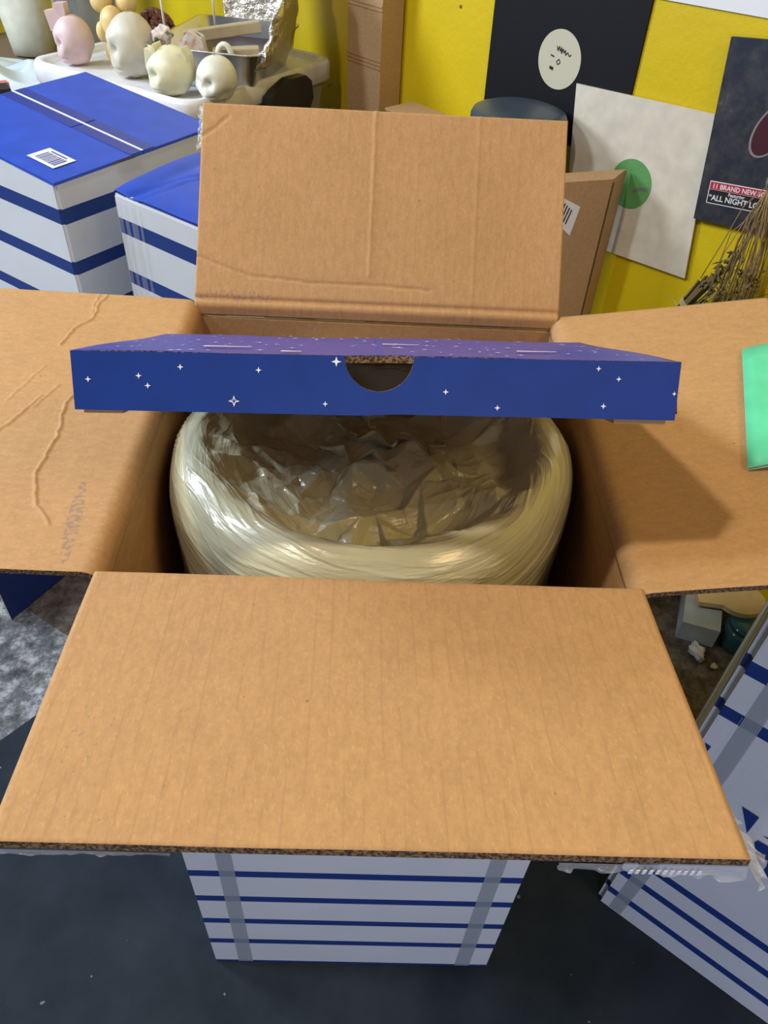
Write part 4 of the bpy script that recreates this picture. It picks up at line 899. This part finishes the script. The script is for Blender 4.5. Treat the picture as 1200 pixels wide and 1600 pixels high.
MB().add([p for p in prr(.118, .158, .045)], [tuple(range(28))]).build('dark_contents', M_dkwax, pan)
def bar(name, label, a, b_, w_, h_, m, cat='stick', group=None):
    a, b_ = Vector(a), Vector(b_); d_ = b_ - a; s_ = d_.cross(Vector((0, 0, 1))).normalized() * w_; u_ = s_.cross(d_).normalized() * h_
    o_ = MB().box(a, d_, s_, u_).build(name, m, origin=tuple(a)); bv = o_.modifiers.new('bevel', 'BEVEL'); bv.width = .003; bv.segments = 2; tag(o_, label, cat, group); return o_
bar('wax_bar', 'long beige wax bar lying highest across the back of the foil pan', pc + Vector((-.10, .00, .060)), pc + Vector((.080, .035, .084)), .02, .026, M_stick, 'wax bar', 'beige wax bars in the pan')
bar('wax_bar', 'shorter beige wax bar lying lower at the front of the foil pan', pc + Vector((-.02, -.08, .045)), pc + Vector((.085, -.06, .050)), .03, .026, M_stick, 'wax bar', 'beige wax bars in the pan')
def marble():
    m = mat('marbled_wax', (.7, .68, .66), .35); tc = nd(m, 'ShaderNodeTexCoord')
    lk(m, ramp(m, noise(m, tc.outputs['Object'], 45, 3), [(.42, (.75, .74, .74)), (.55, (.72, .45, .42)), (.62, (.08, .2, .12))]), bsdf(m).inputs['Base Color']); return m
M_marb = marble()
o = MB().ball(pc + Vector((-.128, -.10, .094)), (.024, .022, .018), lumpf(5, .25), 24, 16).build('marbled_wax_piece', M_marb, origin=tuple(pc)); tag(o, 'white wax lump with green swirl over the left rim of the foil pan', 'wax piece')
mb = MB(); q0 = pc + Vector((-.065, -.118, .062)); mb.prism([q0 + Vector((-.035, 0, -.02)), q0 + Vector((.035, .01, -.02)), q0 + Vector((.025, .01, .03)), q0 + Vector((.0, .0, .045)), q0 + Vector((-.022, 0, .025))], (0, .04, 0)); o = mb.build('marbled_wax_piece', M_marb, origin=tuple(q0)); tag(o, 'white wax wedge with pink veins at the front rim of the foil pan', 'wax piece')
mb = MB(); q1 = pc + Vector((.012, -.113, .060)); mb.tube([q1 + Vector((math.cos(a) * .016, 0, math.sin(a) * .024)) for a in [2 * math.pi * j / 18 for j in range(19)]], .007, 8); o = mb.build('wax_ring', M_wht, origin=tuple(q1)); tag(o, 'small white wax ring standing at the front of the foil pan', 'ring')
for i, (x_, y_, lab) in enumerate(((-.135, -.04, 'thin white wick stick standing near the dark brown head'), (-.035, .06, 'thin white wick stick standing behind the upper wax bar'))):
    o = MB().tube([pc + Vector((x_, y_, .06)), pc + Vector((x_ - .004, y_, .28))], .0028, 8).build('wick_stick', M_wht, origin=tuple(pc)); tag(o, lab, 'stick', 'wick sticks')

# plastic bags and sheeting at upper left
M_bag = mat('bluish_plastic_bag', (0.66, 0.75, 0.84), 0.28); M_bag2 = blue_mat('cream_paper_bag', (0.62, 0.58, 0.46), 0.6)
bsdf(M_bag).inputs['Coat Weight'].default_value = .4
def heap(name, label, c, rx, ry, hz, seed, m, cat, rot=0.0):
    n = 110; S, T = np.meshgrid(np.linspace(-1, 1, n), np.linspace(-1, 1, n)); rr = np.sqrt(S ** 2 + T ** 2)
    X = S * rx; Y = T * ry; Z = hz * np.clip(1 - rr ** 2, 0, 1) ** .6 * (.75 + .5 * vnoise(S * 3 + 5, T * 3 + 2, seed)) + (crumple(X, Y, 70, (-rx, rx, -ry, ry), seed, .7, .7, .004) - .02) * np.clip(1.15 - rr, 0, 1)
    Z = np.maximum(Z, 0.001 + 0 * Z); ca_, sa_ = math.cos(rot), math.sin(rot)
    V = np.stack([c[0] + X * ca_ - Y * sa_, c[1] + X * sa_ + Y * ca_, c[2] + Z], -1).reshape(-1, 3); I = np.arange(n * n).reshape(n, n)
    keep = (rr[:-1, :-1] < 1.05).ravel(); F = np.stack([I[:-1, :-1].ravel(), I[:-1, 1:].ravel(), I[1:, 1:].ravel(), I[1:, :-1].ravel()], 1)[keep]
    o_ = mesh_obj(name, V, F.tolist(), m, None, smooth=True, origin=c); so = o_.modifiers.new('solid', 'SOLIDIFY'); so.thickness = .0008; tag(o_, label, cat); return o_
heap('plastic_sheet', 'crumpled pale blue translucent plastic sheet spread left of the white lid', (-1.15, 2.06, .651), .36, .26, .09, 5, M_bag, 'plastic sheet', -.8)
heap('plastic_bag', 'bluish white plastic bag heaped at the upper left corner', (-1.60, 2.62, .651), .22, .20, .36, 9, M_bag, 'plastic bag', -.8)
pb = MB(); q = Vector((-1.12, 2.44, .655))
ring_ = lambda z, k, dx: [q + Vector((dx + x_ * k * .78, y_ * k, z)) for x_, y_ in ((-.085, -.04), (-.03, -.055), (.05, -.05), (.085, -.02), (.07, .05), (-.02, .06), (-.08, .04))]
loft(pb, [ring_(0, .9, 0), ring_(.12, 1.1, 0), ring_(.30, 1.15, .01), ring_(.36, 1.1, .0), ring_(.46, .95, -.03), ring_(.56, .8, -.05)])
o = pb.build('cream_bag', M_bag2, origin=tuple(q)); tag(o, 'upright cream coloured bag behind the left end of the white lid', 'bag')
gj = empty('glass_cylinder', (-0.80, 2.05, .65), 'clear grey glass cylinder standing behind the pink candle', 'vase')
Mg = mat('grey_glass', (.75, .78, .74), .05); bsdf(Mg).inputs['Transmission Weight'].default_value = .85; bsdf(Mg).inputs['IOR'].default_value = 1.3
MB().lathe([(.001, .0), (.09, .0), (.09, .55), (.086, .55), (.086, .01), (.001, .01)], (-0.80, 2.05, .65), 48).build('glass_wall', Mg, gj)
MB().lathe([(.0905, .545), (.094, .55), (.0905, .556), (.0865, .551)], (-0.80, 2.05, .65), 48).build('rim', Mg, gj)
o = MB().box((-1.05, 1.70, .651), (.11, .06, 0), (-.03, .05, 0), (0, 0, .085)).build('black_case', M_black, origin=(-1.02, 1.70, .651)); tag(o, 'black case end poking out behind the far left striped carton', 'case')
o = MB().box((-1.13, 1.76, .651), (.15, .09, 0), (-.015, .02, 0), (0, 0, .075)).build('red_packet', mat('red_white_print', (.62, .16, .14), .5), origin=(-1.12, 1.80, .651)); tag(o, 'thin red and white packet behind the black case', 'packet')
